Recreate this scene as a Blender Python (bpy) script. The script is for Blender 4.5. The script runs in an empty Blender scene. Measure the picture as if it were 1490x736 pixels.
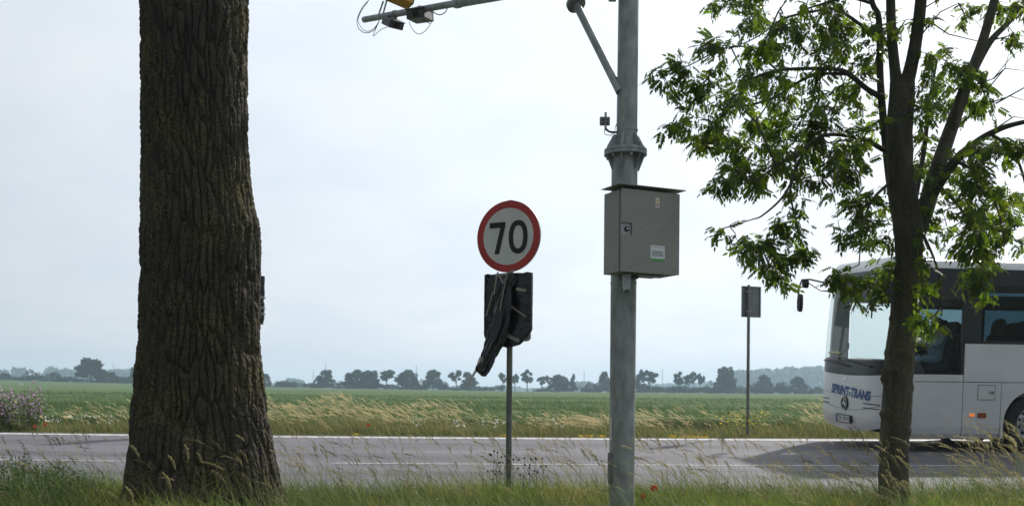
import bpy, math, random
import numpy as np
from mathutils import Vector, Matrix, Euler

R = math.radians
rng = np.random.default_rng(7)
random.seed(7)
scene = bpy.context.scene
COL = scene.collection

# ------------------------------------------------------------------ camera
FPX, CX, HZ = 1450.0, 745.0, 567.0          # focal length, principal column and horizon row in photo pixels
EYE = 1.55
ROLL = R(0.5)
cam_d = bpy.data.cameras.new('camera')
cam = bpy.data.objects.new('camera', cam_d)
COL.objects.link(cam)
cam.location = (0, 0, EYE)
cam.rotation_euler = (Matrix.Rotation(R(90), 4, 'X') @ Matrix.Rotation(ROLL, 4, 'Z')).to_euler()
cam_d.sensor_width = 36.0
cam_d.lens = FPX / 1490.0 * 36.0
cam_d.shift_y = (HZ - 368.0) / 1490.0
cam_d.clip_start = 0.1
cam_d.clip_end = 9000
cam_d.dof.use_dof = True
cam_d.dof.focus_distance = 10.4
cam_d.dof.aperture_fstop = 2.8
scene.camera = cam

# ------------------------------------------------------------------ light
SUN_TO = Vector((2.7, 3.7, 3.5)).normalized()
sun_el = math.asin(SUN_TO.z)
sun_az = math.atan2(SUN_TO.x, SUN_TO.y)      # from +Y towards +X
sun_d = bpy.data.lights.new('sun', 'SUN')
sun = bpy.data.objects.new('sun', sun_d)
COL.objects.link(sun)
sun.rotation_euler = (-SUN_TO).to_track_quat('-Z', 'Y').to_euler()
sun.location = (30, 40, 40)
sun_d.energy = 4.4
sun_d.angle = R(2.2)
sun_d.color = (1.0, 0.95, 0.87)

world = bpy.data.worlds.new('World')
scene.world = world
world.use_nodes = True
wn, wl = world.node_tree.nodes, world.node_tree.links
wn.clear()
w_out = wn.new('ShaderNodeOutputWorld')
w_bg = wn.new('ShaderNodeBackground')
w_bg.inputs['Strength'].default_value = 0.1
w_sky = wn.new('ShaderNodeTexSky')
w_sky.sky_type = 'NISHITA'
w_sky.sun_disc = False
w_sky.sun_elevation = sun_el
w_sky.sun_rotation = sun_az
w_sky.altitude = 60
w_sky.dust_density = 3.0
w_co = wn.new('ShaderNodeTexCoord')
# thin veil of cloud: flattened direction so that the clouds lie in a layer
w_sep = wn.new('ShaderNodeSeparateXYZ')
wl.new(w_co.outputs['Generated'], w_sep.inputs[0])
w_z = wn.new('ShaderNodeMath'); w_z.operation = 'MAXIMUM'; w_z.inputs[1].default_value = 0.0
wl.new(w_sep.outputs['Z'], w_z.inputs[0])
w_za = wn.new('ShaderNodeMath'); w_za.operation = 'ADD'; w_za.inputs[1].default_value = 0.28
wl.new(w_z.outputs[0], w_za.inputs[0])
w_dx = wn.new('ShaderNodeMath'); w_dx.operation = 'DIVIDE'
w_dy = wn.new('ShaderNodeMath'); w_dy.operation = 'DIVIDE'
wl.new(w_sep.outputs['X'], w_dx.inputs[0]); wl.new(w_za.outputs[0], w_dx.inputs[1])
wl.new(w_sep.outputs['Y'], w_dy.inputs[0]); wl.new(w_za.outputs[0], w_dy.inputs[1])
w_cmb = wn.new('ShaderNodeCombineXYZ')
wl.new(w_dx.outputs[0], w_cmb.inputs[0]); wl.new(w_dy.outputs[0], w_cmb.inputs[1])
w_n1 = wn.new('ShaderNodeTexNoise')
w_n1.inputs['Scale'].default_value = 2.3
w_n1.inputs['Detail'].default_value = 7
w_n1.inputs['Roughness'].default_value = 0.55
w_n1.inputs['Distortion'].default_value = 0.25
wl.new(w_cmb.outputs[0], w_n1.inputs['Vector'])
w_r1 = wn.new('ShaderNodeMapRange')
w_r1.inputs['From Min'].default_value = 0.36
w_r1.inputs['From Max'].default_value = 0.80
w_r1.inputs['To Min'].default_value = 0.0
w_r1.inputs['To Max'].default_value = 1.0
w_r1.clamp = True
wl.new(w_n1.outputs['Fac'], w_r1.inputs['Value'])
w_veil = wn.new('ShaderNodeMix'); w_veil.data_type = 'RGBA'      # thin to thicker cloud
w_veil.inputs['A'].default_value = (9.5, 10.4, 11.5, 1)
w_veil.inputs['B'].default_value = (11.4, 11.7, 12.0, 1)
wl.new(w_r1.outputs['Result'], w_veil.inputs['Factor'])
w_mx = wn.new('ShaderNodeMix'); w_mx.data_type = 'RGBA'
w_mx.inputs['Factor'].default_value = 0.9
wl.new(w_sky.outputs['Color'], w_mx.inputs['A'])
# thin cloud scatters sunlight forwards: brighter round the sun, dimmer opposite it
w_dot = wn.new('ShaderNodeVectorMath'); w_dot.operation = 'DOT_PRODUCT'; w_dot.inputs[1].default_value = SUN_TO
w_nrm = wn.new('ShaderNodeVectorMath'); w_nrm.operation = 'NORMALIZE'
wl.new(w_co.outputs['Generated'], w_nrm.inputs[0]); wl.new(w_nrm.outputs[0], w_dot.inputs[0])
w_h = wn.new('ShaderNodeMath'); w_h.operation = 'MULTIPLY_ADD'; w_h.inputs[1].default_value = .5; w_h.inputs[2].default_value = .5
wl.new(w_dot.outputs['Value'], w_h.inputs[0])
w_h2 = wn.new('ShaderNodeMath'); w_h2.operation = 'POWER'; w_h2.inputs[1].default_value = 2.0
wl.new(w_h.outputs[0], w_h2.inputs[0])
w_h3 = wn.new('ShaderNodeMath'); w_h3.operation = 'MULTIPLY_ADD'; w_h3.inputs[1].default_value = .96; w_h3.inputs[2].default_value = .22
wl.new(w_h2.outputs[0], w_h3.inputs[0])
w_sc = wn.new('ShaderNodeVectorMath'); w_sc.operation = 'SCALE'
wl.new(w_veil.outputs['Result'], w_sc.inputs[0]); wl.new(w_h3.outputs[0], w_sc.inputs['Scale'])
wl.new(w_sc.outputs[0], w_mx.inputs['B'])
wl.new(w_mx.outputs['Result'], w_bg.inputs['Color'])
wl.new(w_bg.outputs[0], w_out.inputs['Surface'])

vs = scene.view_settings
vs.view_transform = 'Standard'
vs.look = 'None'
vs.gamma = 1.0
vs.exposure = 0.0
vs.use_curve_mapping = False
scene.cycles.use_denoising = True
scene.cycles.max_bounces = 8
scene.cycles.diffuse_bounces = 3
scene.cycles.glossy_bounces = 3
scene.cycles.transparent_max_bounces = 24
scene.cycles.transmission_bounces = 6
scene.cycles.volume_bounces = 1
scene.cycles.caustics_reflective = False
scene.cycles.caustics_refractive = False

# ------------------------------------------------------------------ helpers
def P(x, y, d):
    """photo pixel at depth d (metres along the view axis) -> world point"""
    u, v = (x - CX) / FPX, (HZ - y) / FPX
    a = u * math.cos(ROLL) - v * math.sin(ROLL)
    b = u * math.sin(ROLL) + v * math.cos(ROLL)
    return Vector((a * d, d, EYE + b * d))

def vnoise(p, seed=0):
    p = np.asarray(p, dtype=np.float64)
    i = np.floor(p).astype(np.int64)
    f = p - i
    f = f * f * (3 - 2 * f)
    def h(a, b, c):
        n = (a * 374761393 + b * 668265263 + c * 2147483647 + seed * 974711) & 0x7fffffff
        n = ((n ^ (n >> 13)) * 1274126177) & 0x7fffffff
        n = ((n ^ (n >> 16)) * 668265263) & 0x7fffffff
        return (n & 0xffff) / 65535.0
    r = 0
    for dx in (0, 1):
        for dy in (0, 1):
            for dz in (0, 1):
                w = (f[:, 0] if dx else 1 - f[:, 0]) * (f[:, 1] if dy else 1 - f[:, 1]) * (f[:, 2] if dz else 1 - f[:, 2])
                r = r + w * h(i[:, 0] + dx, i[:, 1] + dy, i[:, 2] + dz)
    return r

def fbm(p, octv=4, seed=0):
    p = np.asarray(p, dtype=np.float64)
    s, a, t = 0, 1.0, 0
    for k in range(octv):
        s = s + a * vnoise(p * 2 ** k, seed + k * 17); t += a; a *= 0.5
    return s / t

def worley(u, v, seed=0, wrap=None):
    iu, iv = np.floor(u).astype(np.int64), np.floor(v).astype(np.int64)
    f1 = np.full(u.shape, 9.0); f2 = np.full(u.shape, 9.0); cid = np.zeros(u.shape)
    for a in (-1, 0, 1):
        for b in (-1, 0, 1):
            cu, cv = iu + a, iv + b
            hu = np.mod(cu, wrap) if wrap else cu
            n = (hu * 374761393 + cv * 668265263 + seed * 974711) & 0x7fffffff
            n = ((n ^ (n >> 13)) * 1274126177) & 0x7fffffff
            n = n ^ (n >> 15)
            jx = (n & 0x3ff) / 1023.0; jy = ((n >> 10) & 0x3ff) / 1023.0
            d = np.hypot(cu + jx - u, cv + jy - v)
            m = d < f1
            f2 = np.where(m, f1, np.minimum(f2, d))
            cid = np.where(m, ((n >> 5) & 0xff) / 255.0, cid)
            f1 = np.where(m, d, f1)
    return f1, f2, cid

def smooth(a, b, x):
    t = np.clip((x - a) / (b - a), 0, 1)
    return t * t * (3 - 2 * t)

def link(o, parent=None):
    COL.objects.link(o)
    if parent is not None:
        o.parent = parent
    return o

def np_mesh(name, V, F, mat=None, parent=None, smooth_shade=False, col=None, attr=None):
    """V (n,3), F (m,3|4) -> object"""
    V = np.asarray(V, dtype=np.float32); F = np.asarray(F, dtype=np.int32)
    me = bpy.data.meshes.new(name)
    k = F.shape[1]
    me.vertices.add(len(V)); me.vertices.foreach_set('co', V.ravel())
    me.loops.add(F.size); me.loops.foreach_set('vertex_index', F.ravel())
    me.polygons.add(len(F))
    me.polygons.foreach_set('loop_start', np.arange(0, F.size, k, dtype=np.int32))
    me.polygons.foreach_set('loop_total', np.full(len(F), k, dtype=np.int32))
    if smooth_shade:
        me.polygons.foreach_set('use_smooth', np.ones(len(F), dtype=bool))
    if col is not None:
        a = me.color_attributes.new('tint', 'FLOAT_COLOR', 'POINT')
        c = np.ones((len(V), 4), dtype=np.float32); c[:, :3] = col
        a.data.foreach_set('color', c.ravel())
    if attr is not None:
        for nm, vals in attr.items():
            a = me.attributes.new(nm, 'FLOAT', 'POINT')
            a.data.foreach_set('value', np.asarray(vals, dtype=np.float32))
    me.update(calc_edges=True)
    me.validate()
    if mat is not None:
        me.materials.append(mat)
    o = bpy.data.objects.new(name, me)
    return link(o, parent)

class MB:
    """collects shapes into one mesh"""
    def __init__(s): s.v = []; s.f = []
    def add(s, vs, fs):
        o = len(s.v); s.v += [tuple(p) for p in vs]; s.f += [tuple(i + o for i in f) for f in fs]; return s
    def box(s, x0, x1, y0, y1, z0, z1, M=None):
        c = [Vector((x, y, z)) for x in (x0, x1) for y in (y0, y1) for z in (z0, z1)]
        if M is not None: c = [M @ p for p in c]
        return s.add(c, [(0, 1, 3, 2), (4, 6, 7, 5), (0, 4, 5, 1), (2, 3, 7, 6), (0, 2, 6, 4), (1, 5, 7, 3)])
    def tube(s, pts, rad, n=10, cap=True):
        pts = [Vector(p) for p in pts]
        if not hasattr(rad, '__len__'): rad = [rad] * len(pts)
        prev = None; rings = []
        for i, p in enumerate(pts):
            t = (pts[min(i + 1, len(pts) - 1)] - pts[max(i - 1, 0)]).normalized()
            if prev is None:
                a = Vector((0, 0, 1)) if abs(t.z) < 0.9 else Vector((1, 0, 0))
                prev = t.cross(a).normalized()
            u = (prev - t * prev.dot(t)).normalized(); w = t.cross(u); prev = u
            rings.append([p + (u * math.cos(2 * math.pi * k / n) + w * math.sin(2 * math.pi * k / n)) * rad[i] for k in range(n)])
        vs = [q for r in rings for q in r]; fs = []
        for i in range(len(pts) - 1):
            for k in range(n):
                fs.append((i * n + k, i * n + (k + 1) % n, (i + 1) * n + (k + 1) % n, (i + 1) * n + k))
        if cap:
            fs.append(tuple(range(n - 1, -1, -1))); fs.append(tuple((len(pts) - 1) * n + k for k in range(n)))
        return s.add(vs, fs)
    def prism(s, poly, axis_o, u, v, w0, w1):
        """polygon (a,b) in plane spanned by u,v at origin axis_o, extruded along u x v from w0 to w1"""
        u, v = Vector(u), Vector(v); n = u.cross(v).normalized(); o = Vector(axis_o); m = len(poly)
        vs = [o + u * a + v * b + n * w0 for a, b in poly] + [o + u * a + v * b + n * w1 for a, b in poly]
        fs = [tuple(range(m - 1, -1, -1)), tuple(range(m, 2 * m))]
        fs += [(i, (i + 1) % m, m + (i + 1) % m, m + i) for i in range(m)]
        return s.add(vs, fs)
    def lathe(s, prof, o, ax, n=32):
        """profile [(r, h)] about axis ax at o"""
        ax = Vector(ax).normalized(); a = Vector((0, 0, 1)) if abs(ax.z) < .9 else Vector((1, 0, 0))
        u = ax.cross(a).normalized(); w = ax.cross(u); o = Vector(o)
        vs = []; fs = []; m = len(prof)
        for r, h in prof:
            for k in range(n):
                c = 2 * math.pi * k / n
                vs.append(o + ax * h + (u * math.cos(c) + w * math.sin(c)) * max(r, 1e-4))
        for i in range(m - 1):
            for k in range(n):
                fs.append((i * n + k, i * n + (k + 1) % n, (i + 1) * n + (k + 1) % n, (i + 1) * n + k))
        return s.add(vs, fs)
    def build(s, name, mat=None, parent=None, shade=False, bevel=0, angle=None):
        me = bpy.data.meshes.new(name); me.from_pydata([tuple(p) for p in s.v], [], s.f); me.update()
        import bmesh
        bm = bmesh.new(); bm.from_mesh(me); bmesh.ops.recalc_face_normals(bm, faces=bm.faces)
        if bevel:
            bmesh.ops.bevel(bm, geom=[e for e in bm.edges if len(e.link_faces) == 2 and e.calc_face_angle(0) > 0.5], offset=bevel, segments=2, profile=.6, affect='EDGES')
        bm.to_mesh(me); bm.free()
        if mat is not None: me.materials.append(mat)
        if shade:
            for p in me.polygons: p.use_smooth = True
            if angle is None: angle = 40
            try: me.set_sharp_from_angle(angle=R(angle))
            except Exception: pass
        o = bpy.data.objects.new(name, me)
        return link(o, parent)

def tag(o, label=None, cat=None, group=None, kind=None):
    if label: o['label'] = label
    if cat: o['category'] = cat
    if group: o['group'] = group
    if kind: o['kind'] = kind
    return o

def empty(name, loc=(0, 0, 0), label=None, cat=None, group=None, M=None):
    o = bpy.data.objects.new(name, None); COL.objects.link(o)
    o.empty_display_size = 0.2
    if M is not None: o.matrix_world = M
    else: o.location = loc
    return tag(o, label, cat, group)

def copy_tree(o, parent=None):
    c = o.copy(); COL.objects.link(c); c.parent = parent
    for ch in list(o.children):
        copy_tree(ch, c)
    return c

def scatter(tv, tf, pos, mats, scale=None):
    """template (tv, tf) placed at pos (n,3) with matrices (n,3,3)"""
    tv = np.asarray(tv, float); tf = np.asarray(tf, int)
    n, m = len(pos), len(tv)
    if scale is not None: mats = mats * np.asarray(scale)[:, None, None]
    V = np.einsum('nij,mj->nmi', mats, tv) + pos[:, None, :]
    F = tf[None] + (np.arange(n) * m)[:, None, None]
    return V.reshape(-1, 3), F.reshape(-1, tf.shape[1])

def rot_from(dirs, roll):
    """matrices whose y axis is dirs and which roll about it"""
    d = dirs / np.linalg.norm(dirs, axis=1, keepdims=True)
    up = np.tile(np.array([0.0, 0, 1]), (len(d), 1))
    up[np.abs(d[:, 2]) > .95] = (1, 0, 0)
    x = np.cross(d, up); x /= np.linalg.norm(x, axis=1, keepdims=True)
    z = np.cross(x, d)
    c, s_ = np.cos(roll)[:, None], np.sin(roll)[:, None]
    return np.stack([x * c + z * s_, d, -x * s_ + z * c], axis=2)

# ------------------------------------------------------------------ materials
def mat(name, color, rough=.6, metal=0.0, var=0.0, scale=5.0, bump=0.0, bscale=30.0, spec=0.5, stretch=None, col2=None, lo=.35, hi=.65, coat=0):
    m = bpy.data.materials.new(name); m.use_nodes = True
    nt = m.node_tree; b = nt.nodes['Principled BSDF']
    b.inputs['Base Color'].default_value = (*color, 1)
    b.inputs['Roughness'].default_value = rough; b.inputs['Metallic'].default_value = metal
    b.inputs['Specular IOR Level'].default_value = spec
    b.inputs['Coat Weight'].default_value = coat
    co = nt.nodes.new('ShaderNodeTexCoord'); mp = nt.nodes.new('ShaderNodeMapping')
    nt.links.new(co.outputs['Object'], mp.inputs['Vector'])
    if stretch: mp.inputs['Scale'].default_value = stretch
    if var or col2:
        n = nt.nodes.new('ShaderNodeTexNoise'); n.inputs['Scale'].default_value = scale; n.inputs['Detail'].default_value = 6
        nt.links.new(mp.outputs[0], n.inputs['Vector'])
        r = nt.nodes.new('ShaderNodeMapRange'); r.inputs['From Min'].default_value = lo; r.inputs['From Max'].default_value = hi
        nt.links.new(n.outputs['Fac'], r.inputs['Value'])
        mx = nt.nodes.new('ShaderNodeMix'); mx.data_type = 'RGBA'
        c2 = col2 if col2 else tuple(min(1, c * (1 + var)) for c in color)
        c1 = color if col2 else tuple(c * (1 - var) for c in color)
        mx.inputs['A'].default_value = (*c1, 1); mx.inputs['B'].default_value = (*c2, 1)
        nt.links.new(r.outputs[0], mx.inputs['Factor']); nt.links.new(mx.outputs['Result'], b.inputs['Base Color'])
    if bump:
        n2 = nt.nodes.new('ShaderNodeTexNoise'); n2.inputs['Scale'].default_value = bscale; n2.inputs['Detail'].default_value = 5
        nt.links.new(mp.outputs[0], n2.inputs['Vector'])
        bp = nt.nodes.new('ShaderNodeBump'); bp.inputs['Strength'].default_value = 1; bp.inputs['Distance'].default_value = bump
        nt.links.new(n2.outputs['Fac'], bp.inputs['Height']); nt.links.new(bp.outputs[0], b.inputs['Normal'])
    return m

def leaf_mat(name, color, trans, tw=.45, rough=.5, attr=True, spec=.35):
    """plant surface: tinted diffuse with light passing through"""
    m = bpy.data.materials.new(name); m.use_nodes = True
    nt = m.node_tree; b = nt.nodes['Principled BSDF']; out = nt.nodes['Material Output']
    b.inputs['Roughness'].default_value = rough; b.inputs['Specular IOR Level'].default_value = spec
    t = nt.nodes.new('ShaderNodeBsdfTranslucent'); mx = nt.nodes.new('ShaderNodeMixShader'); mx.inputs[0].default_value = tw
    b.inputs['Base Color'].default_value = (*color, 1); t.inputs['Color'].default_value = (*trans, 1)
    if attr:
        a = nt.nodes.new('ShaderNodeAttribute'); a.attribute_name = 'tint'
        for c, sock in ((color, b.inputs['Base Color']), (trans, t.inputs['Color'])):
            mm = nt.nodes.new('ShaderNodeMix'); mm.data_type = 'RGBA'; mm.blend_type = 'MULTIPLY'; mm.inputs['Factor'].default_value = 1
            mm.inputs['A'].default_value = (*c, 1); nt.links.new(a.outputs['Color'], mm.inputs['B']); nt.links.new(mm.outputs['Result'], sock)
    nt.links.new(b.outputs[0], mx.inputs[1]); nt.links.new(t.outputs[0], mx.inputs[2]); nt.links.new(mx.outputs[0], out.inputs['Surface'])
    return m

def glass_mat(name, tint, refl=1.0, rough=.02):
    m = bpy.data.materials.new(name); m.use_nodes = True
    nt = m.node_tree; nt.nodes.remove(nt.nodes['Principled BSDF']); out = nt.nodes['Material Output']
    tr = nt.nodes.new('ShaderNodeBsdfTransparent'); tr.inputs['Color'].default_value = (*tint, 1)
    gl = nt.nodes.new('ShaderNodeBsdfGlossy'); gl.inputs['Roughness'].default_value = rough
    fr = nt.nodes.new('ShaderNodeFresnel'); fr.inputs['IOR'].default_value = 1.5
    mu = nt.nodes.new('ShaderNodeMath'); mu.operation = 'MULTIPLY'; mu.inputs[1].default_value = refl
    ge = nt.nodes.new('ShaderNodeNewGeometry'); iv = nt.nodes.new('ShaderNodeMath'); iv.operation = 'SUBTRACT'; iv.inputs[0].default_value = 1
    m2 = nt.nodes.new('ShaderNodeMath'); m2.operation = 'MULTIPLY'      # reflection at the outer face of the pane only
    nt.links.new(ge.outputs['Backfacing'], iv.inputs[1]); nt.links.new(fr.outputs[0], m2.inputs[0]); nt.links.new(iv.outputs[0], m2.inputs[1])
    nt.links.new(m2.outputs[0], mu.inputs[0])
    mx = nt.nodes.new('ShaderNodeMixShader')
    nt.links.new(mu.outputs[0], mx.inputs[0]); nt.links.new(tr.outputs[0], mx.inputs[1]); nt.links.new(gl.outputs[0], mx.inputs[2])
    nt.links.new(mx.outputs[0], out.inputs['Surface'])
    return m

M_galv = mat('galvanised', (.31, .335, .34), .58, .45, var=.3, scale=11, bump=.0008, bscale=90, stretch=(1, 1, .45), lo=.3, hi=.7)
M_galv2 = mat('galvanised_light', (.34, .36, .37), .55, .45, var=.15, scale=30)
M_steel = mat('dull_steel', (.2, .2, .2), .5, .6, var=.2, scale=20)
M_black = mat('black_plastic', (.015, .015, .016), .45)
M_rubber = mat('rubber', (.018, .018, .018), .8, var=.3, scale=20)
M_cable = mat('cable', (.01, .01, .01), .5)

# ------------------------------------------------------------------ the lie of the land
Z_FAR, BANK = EYE - .951, .038          # road surface at the far edge line; it falls towards the camera
def yfar(x):
    e = np.asarray(x, float) + 3.5
    k, L = .0058, 30.0
    a = np.abs(e)
    return 19.6 + np.where(a < L, k * e * e, k * L * L + 2 * k * L * (a - L))
OFF_C, OFF_N = 4.6, 7.45                 # centre line and near edge line, measured back from the far one
def road_z(off): return Z_FAR - BANK * off
def field_rise(x, y):
    x = np.clip(x, -320, 150)
    return (.10 - .0052 * x + .00004 * x * x) * np.clip((y - 25) / 395.0, 0, 1.0)
def ground_z(x, y):
    x = np.asarray(x, float); y = np.asarray(y, float)
    off = yfar(x) - y
    z_near = .2
    zn = z_near + (road_z(OFF_N + .45) - .06 - z_near) * smooth(OFF_N + 1.9, OFF_N + .5, off)
    z_rd = road_z(off) - .08
    z_fv = Z_FAR - .06 + 0 * off
    z = np.where(off > OFF_N + .5, zn, np.where(off > -.4, z_rd, z_fv))
    z = z + np.where(off < -.4, field_rise(x, y), 0)
    z = np.where(y > 430, z - np.minimum((y - 430) * .02, 5), z)
    return z
def grid_faces(nx, ny):
    i = np.arange(nx - 1)[:, None] * ny + np.arange(ny - 1)[None]
    return np.stack([i, i + ny, i + ny + 1, i + 1], axis=-1).reshape(-1, 4)

M_soil = mat('verge_soil', (.06, .055, .03), .95, var=.35, scale=3, bump=.02, bscale=14, col2=(.05, .075, .022))
xs = np.concatenate([np.linspace(-4000, -80, 24)[:-1], np.linspace(-80, -14, 40)[:-1], np.linspace(-14, 14, 90)[:-1], np.linspace(14, 80, 40)[:-1], np.linspace(80, 4000, 24)])
vsn = np.concatenate([[-400, -120, -40], np.linspace(-30, -12, 10), np.linspace(-11, -7.5, 30), np.linspace(-7, .2, 8), np.linspace(.3, .5, 5), np.linspace(.7, 8, 12), np.linspace(10, 60, 16), np.linspace(70, 440, 30), np.linspace(470, 1200, 14), [1800, 3000, 6000]])
Xg, Vg = np.meshgrid(xs, vsn, indexing='ij')
yf = yfar(np.clip(Xg, -300, 300))
Yg = yf * (1 - smooth(30, 420, np.abs(Vg))) + 20 * smooth(30, 420, np.abs(Vg)) + Vg
offg = -Vg
Zg = ground_z(Xg, Yg)
g = np_mesh('ground', np.stack([Xg, Yg, Zg], -1).reshape(-1, 3), grid_faces(len(xs), len(vsn)), M_soil, smooth_shade=True)
tag(g, kind='structure')

# asphalt
m = bpy.data.materials.new('asphalt'); m.use_nodes = True
nt = m.node_tree; b = nt.nodes['Principled BSDF']
co = nt.nodes.new('ShaderNodeTexCoord')
n1 = nt.nodes.new('ShaderNodeTexNoise'); n1.inputs['Scale'].default_value = 17; n1.inputs['Detail'].default_value = 6; n1.inputs['Roughness'].default_value = .75
n2 = nt.nodes.new('ShaderNodeTexNoise'); n2.inputs['Scale'].default_value = 1.0; n2.inputs['Detail'].default_value = 5
at = nt.nodes.new('ShaderNodeAttribute'); at.attribute_name = 'off'
mp = nt.nodes.new('ShaderNodeMapping'); mp.inputs['Scale'].default_value = (.22, 1.6, 1)
nt.links.new(co.outputs['Object'], n1.inputs['Vector']); nt.links.new(co.outputs['Object'], mp.inputs['Vector']); nt.links.new(mp.outputs[0], n2.inputs['Vector'])
cr = nt.nodes.new('ShaderNodeMix'); cr.data_type = 'RGBA'
cr.inputs['A'].default_value = (.090, .086, .099, 1); cr.inputs['B'].default_value = (.165, .157, .177, 1)
r1 = nt.nodes.new('ShaderNodeMapRange'); r1.inputs['From Min'].default_value = .3; r1.inputs['From Max'].default_value = .7
nt.links.new(n1.outputs['Fac'], r1.inputs['Value']); nt.links.new(r1.outputs[0], cr.inputs['Factor'])
# worn wheel tracks, darker between them
wv = nt.nodes.new('ShaderNodeMath'); wv.operation = 'SINE'
wm = nt.nodes.new('ShaderNodeMath'); wm.operation = 'MULTIPLY'; wm.inputs[1].default_value = 2 * math.pi / 2.1
nt.links.new(at.outputs['Fac'], wm.inputs[0]); nt.links.new(wm.outputs[0], wv.inputs[0])
wa = nt.nodes.new('ShaderNodeMath'); wa.operation = 'MULTIPLY_ADD'; wa.inputs[1].default_value = .10
nt.links.new(wv.outputs[0], wa.inputs[0]); nt.links.new(n2.outputs['Fac'], wa.inputs[2])
r2 = nt.nodes.new('ShaderNodeMapRange'); r2.inputs['From Min'].default_value = .3; r2.inputs['From Max'].default_value = .72
r2.inputs['To Min'].default_value = .66; r2.inputs['To Max'].default_value = 1.2
nt.links.new(wa.outputs[0], r2.inputs['Value'])
ml = nt.nodes.new('ShaderNodeMix'); ml.data_type = 'RGBA'; ml.blend_type = 'MULTIPLY'; ml.inputs['Factor'].default_value = 1
nt.links.new(cr.outputs['Result'], ml.inputs['A']); nt.links.new(r2.outputs[0], ml.inputs['B'])
nt.links.new(ml.outputs['Result'], b.inputs['Base Color'])
b.inputs['Roughness'].default_value = .75; b.inputs['Specular IOR Level'].default_value = .3
bp = nt.nodes.new('ShaderNodeBump'); bp.inputs['Distance'].default_value = .006
nt.links.new(n1.outputs['Fac'], bp.inputs['Height']); nt.links.new(bp.outputs[0], b.inputs['Normal'])
M_asphalt = m

def road_strip(name, x0, x1, o0, o1, lift, mt, step=1.0, thick=0.0, jitter=0, parent=None):
    n = max(2, int((x1 - x0) / step) + 1)
    X = np.linspace(x0, x1, n); no = 2 if abs(o1 - o0) < 1 else 18
    O = np.linspace(o0, o1, no)
    Xg, Og = np.meshgrid(X, O, indexing='ij')
    sl = np.gradient(yfar(X), X)[:, None]
    nrm = np.sqrt(1 + sl * sl)
    Y = yfar(Xg) - Og / nrm; Xw = Xg + Og * sl / nrm
    Z = road_z(Og) + lift
    if jitter:
        Y = Y + (rng.random(Y.shape) - .5) * jitter
    V = np.stack([Xw, Y, Z], -1).reshape(-1, 3)
    return np_mesh(name, V, grid_faces(n, no)[:, ::-1], mt, parent, attr={'off': Og.ravel()})
road = tag(road_strip('road', -140, 140, -.28, OFF_N + .35, 0, M_asphalt), kind='structure')
# sides of the asphalt layer
for o_, nm in ((-.28, 'road_edge'), (OFF_N + .35, 'road_edge')):
    n = 281; X = np.linspace(-140, 140, n); sl = np.gradient(yfar(X), X); nr = np.sqrt(1 + sl * sl)
    Y = yfar(X) - o_ / nr; Xw = X + o_ * sl / nr
    V = np.concatenate([np.stack([Xw, Y, np.full(n, road_z(o_) + .001)], -1), np.stack([Xw, Y, np.full(n, road_z(o_) - .14)], -1)])
    i = np.arange(n - 1)
    tag(np_mesh(nm, V, np.stack([i, i + 1, i + 1 + n, i + n], -1), M_asphalt, road), kind=None)
M_paint = mat('road_paint', (.52, .52, .51), .6, var=.28, scale=7, bump=.002, bscale=60)
tag(road_strip('edge_line', -140, 140, -.02, .23, .005, M_paint, .5), kind='structure')
M_paint2 = mat('worn_road_paint', (.34, .34, .34), .6, var=.35, scale=5, bump=.002, bscale=60)
for k in range(-8, 9):
    x0 = -2.75 + k * 11.5
    tag(road_strip('lane_dash', x0, x0 + 9.6, OFF_C - .05, OFF_C + .05, .005, M_paint2, .5), kind='structure')

# ------------------------------------------------------------------ crop field
m = bpy.data.materials.new('crop_canopy'); m.use_nodes = True
nt = m.node_tree; b = nt.nodes['Principled BSDF']
co = nt.nodes.new('ShaderNodeTexCoord')
n1 = nt.nodes.new('ShaderNodeTexNoise'); n1.inputs['Scale'].default_value = 4; n1.inputs['Detail'].default_value = 6; n1.inputs['Roughness'].default_value = .7
n2 = nt.nodes.new('ShaderNodeTexNoise'); n2.inputs['Scale'].default_value = .05; n2.inputs['Detail'].default_value = 4
mp = nt.nodes.new('ShaderNodeMapping'); mp.inputs['Scale'].default_value = (.35, 1.2, 1)
nt.links.new(co.outputs['Object'], n1.inputs['Vector']); nt.links.new(co.outputs['Object'], mp.inputs['Vector']); nt.links.new(mp.outputs[0], n2.inputs['Vector'])
ad = nt.nodes.new('ShaderNodeMath'); ad.operation = 'MULTIPLY_ADD'; ad.inputs[1].default_value = .6
nt.links.new(n1.outputs['Fac'], ad.inputs[0]); nt.links.new(n2.outputs['Fac'], ad.inputs[2])
r1 = nt.nodes.new('ShaderNodeMapRange'); r1.inputs['From Min'].default_value = .55; r1.inputs['From Max'].default_value = 1.05
nt.links.new(ad.outputs[0], r1.inputs['Value'])
cr = nt.nodes.new('ShaderNodeMix'); cr.data_type = 'RGBA'
cr.inputs['A'].default_value = (.056, .094, .031, 1); cr.inputs['B'].default_value = (.100, .146, .055, 1)
nt.links.new(r1.outputs[0], cr.inputs['Factor']); nt.links.new(cr.outputs['Result'], b.inputs['Base Color'])
b.inputs['Roughness'].default_value = .9; b.inputs['Specular IOR Level'].default_value = .05
M_canopy = m
CROP_H = .40
def crop_base(x, y): return Z_FAR - .06 + field_rise(x, y)
xs2 = np.concatenate([np.linspace(-340, -50, 60)[:-1], np.linspace(-50, 60, 320)[:-1], np.linspace(60, 340, 60)])
vs2 = np.concatenate([[2.55, 2.6, 2.75], np.geomspace(3.0, 60, 110), np.geomspace(62, 405, 90)])
X2, V2 = np.meshgrid(xs2, vs2, indexing='ij')
fad = smooth(30, 380, V2)
Y2 = yfar(X2) * (1 - fad) + 20 * fad + V2
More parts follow.
